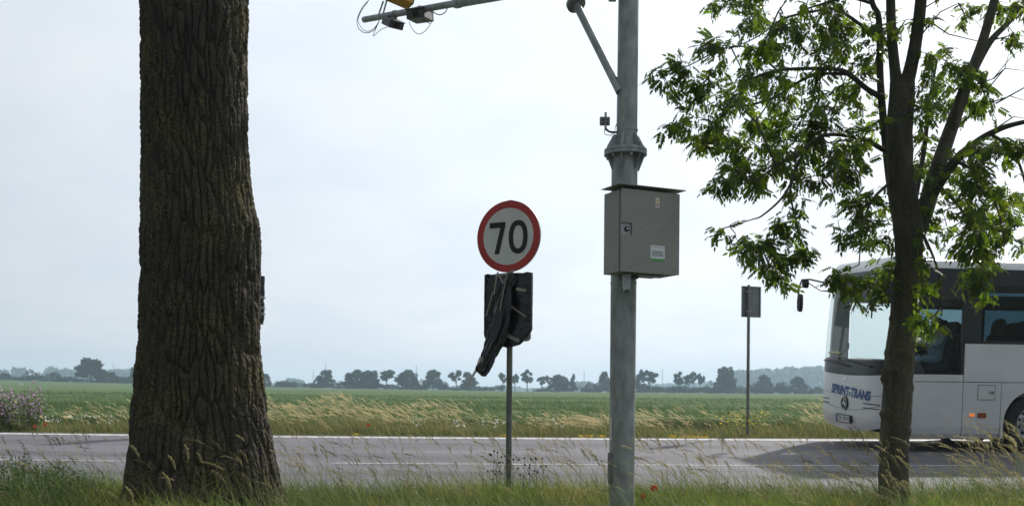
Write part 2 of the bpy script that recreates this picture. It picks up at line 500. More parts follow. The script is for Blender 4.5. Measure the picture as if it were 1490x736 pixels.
H2 = CROP_H - .07 + .10 * (fbm(np.stack([X2 * 1.3, Y2 * 1.3, 0 * X2], -1).reshape(-1, 3), 3, 5).reshape(X2.shape) - .5) * 2
H2 += .10 * (fbm(np.stack([X2 * .07, Y2 * .13, 0 * X2], -1).reshape(-1, 3), 3, 11).reshape(X2.shape) - .5) * 2
# a pair of tractor tracks curving along the road
trk = np.exp(-((V2 - 17.5) / .35) ** 2) + np.exp(-((V2 - 19.6) / .35) ** 2)
H2 -= .25 * trk
H2[:, 0] = -.05; H2[:, 1] = .1; H2[:, -1] = -.1
Z2 = crop_base(X2, Y2) + H2
fieldo = np_mesh('field', np.stack([X2, Y2, Z2], -1).reshape(-1, 3), grid_faces(len(xs2), len(vs2)), M_canopy, smooth_shade=True)
tag(fieldo, kind='structure')

def ribbons(pos, h, w, ang, lean, facing, segs=3, taper=.8, base_w=1.0):
    """n grass blades as bent ribbons -> V, F"""
    n = len(pos); t = np.linspace(0, 1, segs + 1)
    L = lean[:, None]
    out = L * t ** 2 * h[:, None]
    up = h[:, None] * (t - .30 * np.minimum(L, 1.6) * t ** 2)
    c = pos[:, None, :] + np.stack([out * np.cos(ang)[:, None], out * np.sin(ang)[:, None], up], -1)
    hw = (w[:, None] * .5) * (1 - t[None] ** (1 / taper) * .96)
    side = np.stack([np.cos(facing), np.sin(facing), 0 * facing], -1)[:, None, :] * hw[..., None]
    V = np.stack([c - side, c + side], 2).reshape(n, -1, 3)
    m_ = 2 * (segs + 1)
    f = np.array([[2 * k, 2 * k + 1, 2 * k + 3, 2 * k + 2] for k in range(segs)])
    F = (f[None] + (np.arange(n) * m_)[:, None, None]).reshape(-1, 4)
    return V.reshape(-1, 3), F, m_, c

def tints(n, m_, base, var, seed=None):
    c = np.array(base)[None] * (1 + (rng.random((n, 1)) - .5) * 2 * var) * (1 + (rng.random((n, 3)) - .5) * .25)
    return np.repeat(np.clip(c, 0, 1.5), m_, axis=0)

M_grass = leaf_mat('grass', (1, 1, 1), (1, 1, 1), .42, .6, spec=.15)
# crop leaves standing out of the canopy, thinning with distance
n = 90000
v = 2.6 * (75 / 2.6) ** (rng.random(n) ** .8); x = (rng.random(n) - .5) * 2 * (18 + v * .75)
y = yfar(x) + v
pos = np.stack([x, y, crop_base(x, y) + CROP_H * .45], -1)
h = CROP_H * (.5 + .35 * rng.random(n)) + .05
sc_ = 1 + v / 22
V, F, m_, _ = ribbons(pos, h, .016 * sc_ * (.7 + .6 * rng.random(n)), R(180) + rng.normal(0, .8, n), .25 + .5 * rng.random(n), rng.normal(0, .9, n), 2)
tn = tints(n, m_, (.085, .135, .047), .5)
tag(np_mesh('wheat_crop', V, F, M_grass, col=tn), 'green wheat leaves standing across the wide field beyond the road', 'crop', kind='stuff')

# ------------------------------------------------------------------ grasses of the two verges
def seed_heads(c, h, length, nsp, size, tint, ang, drop=.25):
    """spikelets along the last part of each stalk; c (n, segs+1, 3) stalk centre lines"""
    n = len(c)
    tip, pre = c[:, -1], c[:, -2]
    d = tip - pre; d /= np.linalg.norm(d, axis=1, keepdims=True) + 1e-9
    t = np.linspace(-.15, 1, nsp)
    Ps = tip[:, None] + d[:, None] * (t[None, :, None] * length[:, None, None])
    Ps[..., 2] -= drop * (np.clip(t, 0, 1)[None] ** 2) * length[:, None]
    Ps[..., 0] += -.25 * (np.clip(t, 0, 1)[None] ** 2) * length[:, None]
    dirs = np.repeat(d, nsp, axis=0) + rng.normal(0, .24, (n * nsp, 3)) + np.array([0, 0, -.12])
    tv = np.array([[0, 0, 0], [.16, .45, .03], [0, 1, 0], [-.16, .45, -.03]]); tf = np.array([[0, 1, 2, 3]])
    prof = np.tile(.55 + .6 * np.sin(np.linspace(.25, math.pi - .1, nsp)), n)
    V, F = scatter(tv, tf, Ps.reshape(-1, 3), rot_from(dirs, rng.random(n * nsp) * 6.28), np.repeat(size, nsp) * prof * (.8 + .4 * rng.random(n * nsp)))
    # the thin rachis
    side = np.array([.0012, 0, 0])
    Q = np.stack([tip - side, tip + side, Ps[:, -1] + side, Ps[:, -1] - side], 1).reshape(-1, 3)
    Fq = np.arange(len(Q)).reshape(-1, 4)
    return np.concatenate([V, Q]), np.concatenate([F, Fq + len(V)]), np.repeat(tint, nsp * 4, axis=0), np.repeat(tint, 4, axis=0)

def stalks(name, pos, h, lean, ang, w, col, hl, nsp, ssz, col2, segs=6):
    n = len(pos)
    V, F, m_, c = ribbons(pos, h, w, ang, lean, rng.normal(0, .4, n), segs, .9)
    t1 = tints(n, m_, col, .3)
    tt = np.clip(np.array(col2)[None] * (1 + (rng.random((n, 1)) - .5) * .6), 0, 1.4) * np.where(rng.random((n, 1)) < .45, np.array([[1.35, 1.3, 1.25]]), 1.0)
    V2, F2, ta, tb = seed_heads(c, h, hl, nsp, ssz, tt, ang)
    return np_mesh(name, np.concatenate([V, V2]), np.concatenate([F, F2 + len(V)]), M_grass, col=np.concatenate([t1, ta, tb]))

EDGE = OFF_N + .42
def near_pts(n, vmin=0.0, vmax=5.0, xw=8.5, power=1.0):
    x = (rng.random(n) - .5) * 2 * xw
    y = yfar(x) - EDGE - (vmin + (vmax - vmin) * rng.random(n) ** power)
    return x, y
# dense short sward
n = 115000
x, y = near_pts(n, 0, 5.2, 9.5, 1.25)
pos = np.stack([x, y, ground_z(x, y) - .01], -1)
pn = fbm(np.stack([x * .9, y * .9, 0 * x], -1), 3, 3)
h = (.13 + .30 * rng.random(n) ** 1.1) * (.22 + 1.3 * pn)
pxs = x / y * FPX + CX
h = h * np.where((pxs > 535) & (pxs < 625) & (y > 10.2) & (y < 11.5), .38, 1) * np.where((pxs > 922) & (pxs < 966) & (y > 9.6) & (y < 11.0), .5, 1)   # trodden and sparse spots
dry = (vnoise(np.stack([x * 1.7, y * 1.7, 0 * x], -1), 9) > .63) & (rng.random(n) < .55)
V, F, m_, _ = ribbons(pos, h, .0055 + .006 * rng.random(n), rng.random(n) * 6.28, .15 + .9 * rng.random(n), rng.random(n) * 3.14, 3)
base = np.where(dry[:, None], np.array([[.34, .29, .13]]), np.array([[.150, .215, .044]])) * (.6 + .8 * rng.random((n, 1)))
base = base * np.where((pn > .53)[:, None], np.array([[1.6, 1.38, .8]]), np.array([[.8, .88, .95]]))
tag(np_mesh('verge_grass', V, F, M_grass, col=np.repeat(base, m_, axis=0)), 'dense short green grass of the verge beside the near road edge', 'grass', kind='stuff')
# taller blades
n = 24000
x, y = near_pts(n, .05, 4.5, 9.5, 1.2)
pos = np.stack([x, y, ground_z(x, y) - .01], -1)
V, F, m_, _ = ribbons(pos, .30 + .42 * rng.random(n) ** 2, .006 + .006 * rng.random(n), R(180) + rng.normal(0, 1.2, n), .3 + .8 * rng.random(n), rng.random(n) * 3.14, 5)
tag(np_mesh('tall_verge_grass', V, F, M_grass, col=tints(n, m_, (.165, .21, .058), .5)), 'longer arching grass blades rising above the short verge grass', 'grass', kind='stuff')

def px_density(x):
    """how many tall stalks stand across the verge, by photo column"""
    return np.interp(x, [0, 60, 130, 185, 400, 430, 520, 600, 680, 760, 860, 930, 1000, 1100, 1200, 1340, 1490],
                     [.5, .9, 1.0, .4, .35, .6, .55, .9, .7, .8, .55, .7, .7, .9, 1.0, 2.2, 2.4])
n0 = 7000
x, y = near_pts(n0, .1, 3.2, 8.5, 1.1)
cl = vnoise(np.stack([x * 2.2, y * 1.5, 0 * x], -1), 71)
keep = rng.random(n0) < px_density(x / y * FPX + CX) * .75 * smooth(.42, .8, cl)
x, y = x[keep], y[keep]; n = len(x)
pos = np.stack([x, y, ground_z(x, y) - .01], -1)
h = .42 + .60 * rng.random(n) ** 1.2
tag(stalks('tall_seed_grass', pos, h, .10 + .75 * rng.random(n) ** 1.5, R(180) + rng.normal(0, .7, n), np.full(n, .0036), (.15, .175, .075), .09 + .11 * rng.random(n), 26, .018 + .009 * rng.random(n), (.27, .245, .13), 7),
    'tall thin meadow grass with nodding seed heads in front of the road', 'grass', kind='stuff')

# far verge: low green fringe, then pale dry grass
n = 52000
x = -14 + 34 * rng.random(n); v = .34 + 2.4 * rng.random(n) ** 1.15
y = yfar(x) + v
pos = np.stack([x, y, ground_z(x, y) - .01], -1)
h = .10 + .36 * rng.random(n) * smooth(.25, 1.5, v) * (.5 + vnoise(np.stack([x * 1.2, v, 0 * x], -1), 61))
V, F, m_, _ = ribbons(pos, h, .012 + .010 * rng.random(n), R(180) + rng.normal(0, 1.2, n), .2 + .8 * rng.random(n), rng.normal(0, .9, n), 2)
base = np.array([[.165, .205, .065]]) * (.5 + 1.0 * rng.random((n, 1)))
dr = rng.random(n) < np.where(v < .45, .55, .26)
base = np.where(dr[:, None], np.array([[.34, .27, .13]]) * (.7 + .6 * rng.random((n, 1))), base)
tag(np_mesh('far_verge_grass', V, F, M_grass, col=np.repeat(base, m_, axis=0)), 'low green fringe of grass along the far edge of the road', 'grass', kind='stuff')
n0 = 5600
x = -14 + 34 * rng.random(n0); v = .9 + 1.5 * rng.random(n0) ** .9
dn = vnoise(np.stack([x * .8, v * .6, 0 * x], -1), 21)
dens = np.interp(x, [-14, -9, -6, -4.5, 20], [.12, .2, .5, 1.0, 1.0])
keep = rng.random(n0) < (.12 + .88 * smooth(.38, .66, dn)) * dens
x, v = x[keep], v[keep]; n = len(x); y = yfar(x) + v
pos = np.stack([x, y, ground_z(x, y) - .01], -1)
h = (.36 + .42 * rng.random(n)) * (.55 + .95 * vnoise(np.stack([x * .9, v * .5, 0 * x], -1), 31))
tag(stalks('dry_verge_grass', pos, h, .28 + .5 * rng.random(n), R(180) + rng.normal(0, .45, n), np.full(n, .006), (.33, .30, .14), .10 + .10 * rng.random(n), 14, .026 + .016 * rng.random(n), (.54, .47, .28), 5),
    'pale dry tall grass bent by the wind along the far verge', 'grass', kind='stuff')

# ------------------------------------------------------------------ the old avenue tree
def bark_mat(name, c1, c2, lichen, lich_amt, scale=8):
    m = bpy.data.materials.new(name); m.use_nodes = True
    nt = m.node_tree; b = nt.nodes['Principled BSDF']
    co = nt.nodes.new('ShaderNodeTexCoord')
    mp = nt.nodes.new('ShaderNodeMapping'); mp.inputs['Scale'].default_value = (1, 1, .25)
    nt.links.new(co.outputs['Object'], mp.inputs['Vector'])
    n1 = nt.nodes.new('ShaderNodeTexNoise'); n1.inputs['Scale'].default_value = scale; n1.inputs['Detail'].default_value = 7; n1.inputs['Roughness'].default_value = .65
    nt.links.new(mp.outputs[0], n1.inputs['Vector'])
    r = nt.nodes.new('ShaderNodeMapRange'); r.inputs['From Min'].default_value = .32; r.inputs['From Max'].default_value = .68
    nt.links.new(n1.outputs['Fac'], r.inputs['Value'])
    mx = nt.nodes.new('ShaderNodeMix'); mx.data_type = 'RGBA'; mx.inputs['A'].default_value = (*c1, 1); mx.inputs['B'].default_value = (*c2, 1)
    nt.links.new(r.outputs[0], mx.inputs['Factor'])
    n2 = nt.nodes.new('ShaderNodeTexNoise'); n2.inputs['Scale'].default_value = scale * 2.6; n2.inputs['Detail'].default_value = 5
    n3 = nt.nodes.new('ShaderNodeTexNoise'); n3.inputs['Scale'].default_value = 1.7; n3.inputs['Detail'].default_value = 2
    nt.links.new(co.outputs['Object'], n2.inputs['Vector']); nt.links.new(co.outputs['Object'], n3.inputs['Vector'])
    mu = nt.nodes.new('ShaderNodeMath'); mu.operation = 'MULTIPLY_ADD'; mu.inputs[1].default_value = .55
    nt.links.new(n3.outputs['Fac'], mu.inputs[0]); nt.links.new(n2.outputs['Fac'], mu.inputs[2])
    r2 = nt.nodes.new('ShaderNodeMapRange'); r2.inputs['From Min'].default_value = .805; r2.inputs['From Max'].default_value = .92; r2.inputs['To Max'].default_value = lich_amt
    nt.links.new(mu.outputs[0], r2.inputs['Value'])
    mx2 = nt.nodes.new('ShaderNodeMix'); mx2.data_type = 'RGBA'; mx2.inputs['B'].default_value = (*lichen, 1)
    nt.links.new(mx.outputs['Result'], mx2.inputs['A']); nt.links.new(r2.outputs[0], mx2.inputs['Factor'])
    nt.links.new(mx2.outputs['Result'], b.inputs['Base Color'])
    b.inputs['Roughness'].default_value = .9; b.inputs['Specular IOR Level'].default_value = .25
    n4 = nt.nodes.new('ShaderNodeTexNoise'); n4.inputs['Scale'].default_value = 60; n4.inputs['Detail'].default_value = 5
    nt.links.new(mp.outputs[0], n4.inputs['Vector'])
    bp = nt.nodes.new('ShaderNodeBump'); bp.inputs['Distance'].default_value = .014
    nt.links.new(n4.outputs['Fac'], bp.inputs['Height']); nt.links.new(bp.outputs[0], b.inputs['Normal'])
    return m
M_bark = bark_mat('furrowed_bark', (.026, .022, .018), (.078, .066, .050), (.15, .132, .042), .6, 16)
M_ash = bark_mat('ash_bark', (.055, .049, .039), (.105, .094, .074), (.12, .115, .05), .55, 12)

TD = 10.5
ky = np.array([-420, 0, 50, 60, 200, 270, 300, 325, 345, 400, 500, 560, 620, 660, 700, 736, 775])
kl = np.array([190, 205, 206, 206, 208, 208, 208, 207, 207, 207, 203, 198, 193, 188, 183, 177, 164])
kr = np.array([372, 361, 361, 359, 360, 365, 370, 376, 378, 378, 378, 383, 391, 398, 405, 413, 432])
zz = np.array([P(300, q, TD).z for q in ky]); xl = np.array([P(a, q, TD).x for a, q in zip(kl, ky)]); xr = np.array([P(a, q, TD).x for a, q in zip(kr, ky)])
o_ = np.argsort(zz); zz, xl, xr = zz[o_], xl[o_], xr[o_]
nth = 460
zl = np.concatenate([np.linspace(zz[0] - .15, 5.9, 760), np.linspace(5.95, zz[-1], 50)]); nz = len(zl)
cx_ = np.interp(zl, zz, (xl + xr) / 2); rad = np.interp(zl, zz, (xr - xl) / 2) - .012
rad = np.convolve(np.pad(rad, 12, mode='edge'), np.ones(25) / 25, 'valid'); cx_ = np.convolve(np.pad(cx_, 12, mode='edge'), np.ones(25) / 25, 'valid')
ker = np.ones(9) / 9
q_ = np.linspace(0, 1, nth, endpoint=False)
th = 2 * math.pi * q_ - .62 * np.sin(2 * math.pi * q_ * 1 + math.pi / 2 - math.pi / 2) * 0
# finer towards the road-less (camera) side, where theta = -90 degrees
th = 2 * math.pi * q_; th = th + .5 * np.sin(th) ; th = th - math.pi / 2 + math.pi
Z3, T3 = np.meshgrid(zl, th, indexing='ij')
R3 = np.repeat(rad[:, None], nth, 1); C3 = np.repeat(cx_[:, None], nth, 1)
low = smooth(1.4, .15, Z3)
lob = .5 + .5 * np.sin(T3 * 5 + .8) * np.cos(T3 * 2 - .5)
R3 = R3 * (1 + .10 * low * (lob - .5))
arc = (T3 % (2 * math.pi)) * .64
ncell = int(round(2 * math.pi * .64 / .074))
pp = np.stack([np.cos(T3) * .64 * 2.2, np.sin(T3) * .64 * 2.2, Z3 * 1.1], -1).reshape(-1, 3)
w1 = (fbm(pp, 3, 41).reshape(Z3.shape) - .5) * .13
w2 = (fbm(pp * 3.1, 3, 47).reshape(Z3.shape) - .5) * .055
scu = ncell / (2 * math.pi * .64)
f1, f2, cid = worley((arc + w1 + w2) * scu, (Z3 + w1 * 3) / .46, 3, ncell)
plate = np.clip((f2 - f1) / .34, 0, 1) ** .55
n2c = ncell * 3
f1b, f2b, cb = worley((arc + w1 + w2 * 1.5) * scu * 3, (Z3 + w1) / .07, 8, n2c)
fine = np.clip((f2b - f1b) / .45, 0, 1) ** .7
grain = fbm(np.stack([np.cos(T3) * 24, np.sin(T3) * 24, Z3 * 9], -1).reshape(-1, 3), 3, 90).reshape(Z3.shape)
disp = -.060 * (1 - plate) + .022 * (cid - .5) - .013 * (1 - fine) + .020 * (grain - .5)
edge_burl = np.exp(-((Z3 - P(380, 328, TD).z) / .07) ** 2) * smooth(.75, 1, np.cos(T3)) * .012 * (.6 + grain)
R3 = R3 + disp + edge_burl
V = np.stack([C3 + R3 * np.cos(T3), TD + R3 * np.sin(T3), Z3], -1).reshape(-1, 3)
i = np.arange(nz - 1)[:, None] * nth; j = np.arange(nth)[None]; j2 = (j + 1) % nth
F = np.stack([i + j, i + j2, i + nth + j2, i + nth + j], -1).reshape(-1, 4)
base_x = float(cx_[0])
old = empty('old_roadside_tree', (base_x, TD, .2), 'massive old tree trunk with deeply furrowed dark bark and yellow lichen', 'tree')
np_mesh('trunk', V - np.array([base_x, TD, .2]), F, M_bark, old, smooth_shade=True)
topx, topz = float(cx_[-1]), float(zl[-1])
lim = MB()
limb_tips = []
for k in range(9):
    a = k * 2.4 + .3; up = 2.2 + 1.3 * random.random(); rr = 1.6 + 1.9 * random.random()
    p0 = Vector((topx - base_x, 0, topz - .2 - .25)); p3 = p0 + Vector((math.cos(a) * rr, math.sin(a) * rr, up + 1.0))
    p1 = p0 + Vector((math.cos(a) * .25, math.sin(a) * .25, .7)); p2 = p0 + Vector((math.cos(a) * rr * .6, math.sin(a) * rr * .6, up * .7 + .6))
    lim.tube([p0, p1, p2, p3], [.34, .25, .14, .05], 10); limb_tips += [p2, p3, (p2 + p3) / 2]
lim.build('limb', M_bark, old, True)

# ------------------------------------------------------------------ foliage templates
def pinnate(npair=4, L=1.0):
    """compound leaf along +y with a drooping midrib: pairs of leaflets and one at the tip"""
    vs, fs = [], []
    def leaflet(o, dx, dy, dz, ln, wd):
        d = Vector((dx, dy, dz)).normalized(); s = d.cross(Vector((0, 0, 1))).normalized()
        k = len(vs); n = s.cross(d)
        vs.extend([o, o + d * ln * .38 + s * wd + n * .02 * ln, o + d * ln + Vector((0, 0, -.18 * ln)), o + d * ln * .38 - s * wd + n * .02 * ln, o + d * ln * .72 + s * wd * .62, o + d * ln * .72 - s * wd * .62])
        fs.extend([(k, k + 1, k + 4, k + 3), (k + 3, k + 4, k + 2, k + 5)])
    for i in range(npair):
        t = .28 + .62 * i / npair
        o = Vector((0, t * L, -.28 * t * t * L))
        for s in (-1, 1):
            leaflet(o, s * .8, .62, -.35, .40 * L * (1 - .25 * abs(t - .55)), .090 * L)
    leaflet(Vector((0, .92 * L, -.24 * L)), 0, 1, -.5, .42 * L, .08 * L)
    k = len(vs); vs.extend([Vector((-.006, 0, 0)), Vector((.006, 0, 0)), Vector((.005, .95 * L, -.25 * L)), Vector((-.005, .95 * L, -.25 * L))]); fs.append((k, k + 1, k + 2, k + 3))
    return np.array([tuple(p) for p in vs]), np.array(fs)
PV, PF = pinnate(4)

M_leaf = leaf_mat('ash_leaf', (1, 1, 1), (3.4, 3.3, .7), .55, .42, spec=.3)
def leaf_clusters(tips, dirs, per, size, tint=(.045, .085, .018), spread=.85, sag=-.35):
    n = len(tips); N = n * per
    d = np.repeat(dirs, per, 0) * .5 + rng.normal(0, spread, (N, 3)) * np.array([1, 1, .55]) + np.array([0, 0, sag])
    p = np.repeat(tips, per, 0) + rng.normal(0, .035, (N, 3)) - np.repeat(dirs, per, 0) * (rng.random((N, 1)) * .16)
    V, F = scatter(PV, PF, p, rot_from(d, rng.normal(0, .5, N)), size * (.7 + .6 * rng.random(N)))
    c = np.array(tint)[None] * (.5 + .9 * rng.random((N, 1)) ** 1.4) * (1 + (rng.random((N, 3)) - .5) * .2)
    return V, F, np.repeat(c, len(PV), 0)

# crown of the old tree, above the picture
n = 900
tips = np.array([tuple(limb_tips[rng.integers(len(limb_tips))]) for _ in range(n)]) + rng.normal(0, 1, (n, 3)) * np.array([.75, .75, .6])
tips = tips[tips[:, 2] > topz - .2 + .55]
dirs = rng.normal(0, 1, tips.shape); dirs /= np.linalg.norm(dirs, axis=1, keepdims=True)
V, F, c = leaf_clusters(tips, dirs, 5, .34)
np_mesh('crown', V, F, M_leaf, old, col=c)

# ------------------------------------------------------------------ young ash tree on the right
AD = 10.5
ash = empty('ash_tree', tuple(P(1299, 790, AD)), 'young ash tree with forked knobbly trunk and feathery green leaves before the bus', 'tree')
ASH0 = Vector(ash.location)
net = []      # (point, radius) nodes of the branch network
def limb_px(name, pts, n=12, rough=.0, sub=6, kn=0, mt=None, fine=False):
    """pts: (px, py, depth offset, width in px)"""
    P3 = [P(a, b_, AD + dd) for a, b_, dd, w in pts]; W = [w * (1.0 if name == 'trunk' else .86) / 2 * (AD + dd) / FPX for a, b_, dd, w in pts]
    # smooth the polyline
    Q, Wq = [], []
    for i in range(len(P3) - 1):
        p0 = P3[max(i - 1, 0)]; p1 = P3[i]; p2 = P3[i + 1]; p3 = P3[min(i + 2, len(P3) - 1)]
        for k in range(sub):
            t = k / sub
            Q.append(.5 * ((2 * p1) + (p2 - p0) * t + (2 * p0 - 5 * p1 + 4 * p2 - p3) * t * t + (-p0 + 3 * p1 - 3 * p2 + p3) * t ** 3)); Wq.append(W[i] * (1 - t) + W[i + 1] * t)
    Q.append(P3[-1]); Wq.append(W[-1])
    for q, w in zip(Q, Wq): net.append((q, w))
    mb = MB(); mb.tube([q - ASH0 for q in Q], Wq, n)
    V = np.array(mb.v); 
    if rough:
        cen = np.repeat(np.array([tuple(q - ASH0) for q in Q]), n, 0); dv = V - cen; ln = np.linalg.norm(dv, axis=1, keepdims=True)
        nz_ = fbm(V * np.array([14, 14, 7]), 4, 5) - .5
        kz = fbm(V * np.array([9, 9, 11]), 2, 77)
        prof = np.interp(V[:, 2] + ASH0.z, [.2, .9, 1.15, 1.6, 2.2, 2.6, 3.2, 9], [.3, 1, .6, 1, 1.0, .25, .1, .05])
        amp = rough * nz_ * 1.2 + kn * np.clip(kz - .58, 0, 1) * 3.2 * prof
        V = cen + dv * (1 + amp[:, None])
        mb.v = [tuple(p) for p in V]
    mb.build(name, mt or M_ash, ash, True, angle=80)
limb_px('trunk', [(1298, 800, 0, 62), (1299, 740, 0, 43), (1301, 660, 0, 40), (1304, 600, 0, 41), (1309, 520, 0, 41), (1316, 450, 0, 37), (1322, 380, 0, 37), (1321, 330, 0, 40), (1311, 260, 0, 37), (1309, 200, 0, 36), (1311, 160, 0, 36), (1313, 118, 0, 34)], 40, .10, 22, .26)
limb_px('limb', [(1309, 150, 0, 26), (1302, 100, .05, 18), (1297, 40, .1, 16), (1294, -60, .15, 14), (1285, -200, .2, 9), (1290, -330, .2, 3)], 12, .05)
limb_px('limb', [(1314, 140, 0, 28), (1326, 95, -.1, 22), (1335, 45, -.2, 20), (1341, -10, -.3, 19), (1352, -140, -.4, 13), (1360, -300, -.5, 3)], 12, .05)
limb_px('limb', [(1322, 360, 0, 38), (1344, 310, .1, 30), (1366, 240, .2, 25), (1388, 175, .35, 22), (1408, 120, .45, 19), (1430, 60, .55, 16), (1447, 0, .65, 14), (1480, -110, .9, 10), (1500, -230, 1.0, 3)], 14, .05)
limb_px('limb', [(1412, 112, .45, 14), (1440, 62, .7, 11), (1470, 30, .9, 9), (1500, -10, 1.1, 7), (1570, -90, 1.5, 3)], 8)
limb_px('limb', [(1354, 285, .1, 22), (1385, 240, -.2, 17), (1420, 208, -.45, 13), (1450, 190, -.7, 10), (1480, 180, -.9, 8), (1540, 168, -1.2, 6), (1620, 150, -1.5, 2)], 10)
limb_px('limb', [(1384, 200, .3, 13), (1396, 140, .1, 9), (1412, 100, -.1, 7)], 8)
limb_px('limb', [(1306, 330, .05, 14), (1296, 270, .15, 14), (1288, 200, .25, 13), (1281, 120, .3, 12), (1279, 30, .35, 10), (1268, 0, .4, 9), (1250, -90, .5, 6), (1235, -200, .6, 2)], 10, .04)
limb_px('limb', [(1284, 142, .2, 11), (1262, 130, .1, 9), (1234, 107, -.1, 8), (1215, 101, -.2, 7), (1180, 100, -.4, 6), (1130, 103, -.5, 5), (1085, 118, -.6, 4)], 8)
limb_px('limb', [(1234, 108, -.1, 6), (1195, 108, -.1, 5), (1165, 118, .1, 5), (1130, 140, .2, 4), (1095, 152, .3, 4), (1055, 156, .3, 2)], 8)
limb_px('limb', [(1285, 218, .1, 9), (1265, 207, -.1, 8), (1235, 198, -.3, 7), (1200, 197, -.5, 6), (1175, 212, -.6, 6), (1150, 230, -.7, 5), (1120, 243, -.8, 3), (1080, 262, -.8, 2)], 8)
limb_px('limb', [(1176, 213, -.5, 6), (1158, 245, -.6, 6), (1150, 280, -.7, 4), (1158, 320, -.7, 3), (1165, 355, -.7, 2)], 8)
limb_px('limb', [(1160, 245, -.6, 4), (1140, 285, -.9, 4), (1110, 313, -1.0, 3), (1092, 320, -1.05, 2), (1050, 333, -1.1, 2)], 6)
limb_px('limb', [(1135, 318, -.8, 3), (1125, 350, -.8, 3), (1118, 385, -.8, 2)], 6)
limb_px('limb', [(1278, 60, .3, 8), (1250, 35, .5, 6), (1215, 14, .7, 5), (1180, 18, .8, 4), (1140, 28, .9, 4), (1100, 55, 1.0, 2), (1060, 72, 1.0, 2)], 8)
limb_px('limb', [(1130, 102, -.5, 4), (1090, 70, -.4, 3), (1050, 72, -.3, 3), (1010, 92, -.2, 2), (965, 112, -.2, 1.5)], 6)
limb_px('limb', [(1268, 5, .4, 6), (1235, -3, .2, 5), (1200, 5, 0, 4), (1160, 18, -.2, 2)], 6)
limb_px('limb', [(1300, 262, .1, 6), (1270, 290, -.4, 5), (1255, 330, -.7, 3), (1250, 385, -.8, 2)], 6)
limb_px('limb', [(1330, 300, 0, 9), (1345, 215, .6, 8), (1352, 150, .9, 6), (1365, 80, 1.1, 3)], 8)
limb_px('limb', [(1392, 235, -.2, 7), (1425, 255, -.5, 5), (1450, 300, -.8, 4), (1462, 350, -.9, 3)], 6)
limb_px('limb', [(1440, 195, -.6, 6), (1470, 215, -.9, 5), (1490, 260, -1.0, 4), (1500, 330, -1.1, 2)], 6)
limb_px('limb', [(1360, 265, .1, 7), (1395, 300, .3, 5), (1420, 345, .3, 4), (1425, 395, .2, 2)], 6)
limb_px('limb', [(1338, 330, -.1, 6), (1362, 385, -.5, 4), (1370, 440, -.7, 3), (1350, 468, -.7, 2)], 6)
# bare twigs high on the right
twg = MB()
def twig_px(pts, mbx):
    q = [P(a, b_, AD + d_) - ASH0 for a, b_, d_ in pts]; mbx.tube(q, [max(.0085 * (1 - i / (len(q) - .3)), .0022) for i in range(len(q))], 5)
for pts in [[(1340, 52, -.2), (1368, 18, -.2), (1395, 5, -.2), (1412, 22, -.1), (1432, 45, 0)], [(1395, 5, -.2), (1405, 25, -.1), (1390, 40, 0), (1385, 38, 0)],
            [(1350, 30, -.2), (1380, 50, -.2), (1430, 62, 0), (1450, 58, .1)], [(1400, 130, .4), (1445, 115, .2), (1470, 85, .1), (1488, 70, .1)],
            [(1445, 115, .2), (1462, 100, .2), (1490, 103, .2)], [(1440, 150, .3), (1470, 140, .3), (1495, 148, .3)], [(1445, 190, -.6), (1475, 170, -.8), (1490, 172, -.8)],
            [(1340, 15, -.2), (1362, 2, -.2), (1392, -8, -.2)], [(1440, 60, .7), (1478, 50, .8), (1495, 55, .8)], [(1433, 135, .2), (1462, 100, .2), (1468, 78, .1)]]:
    twig_px(pts, twg)

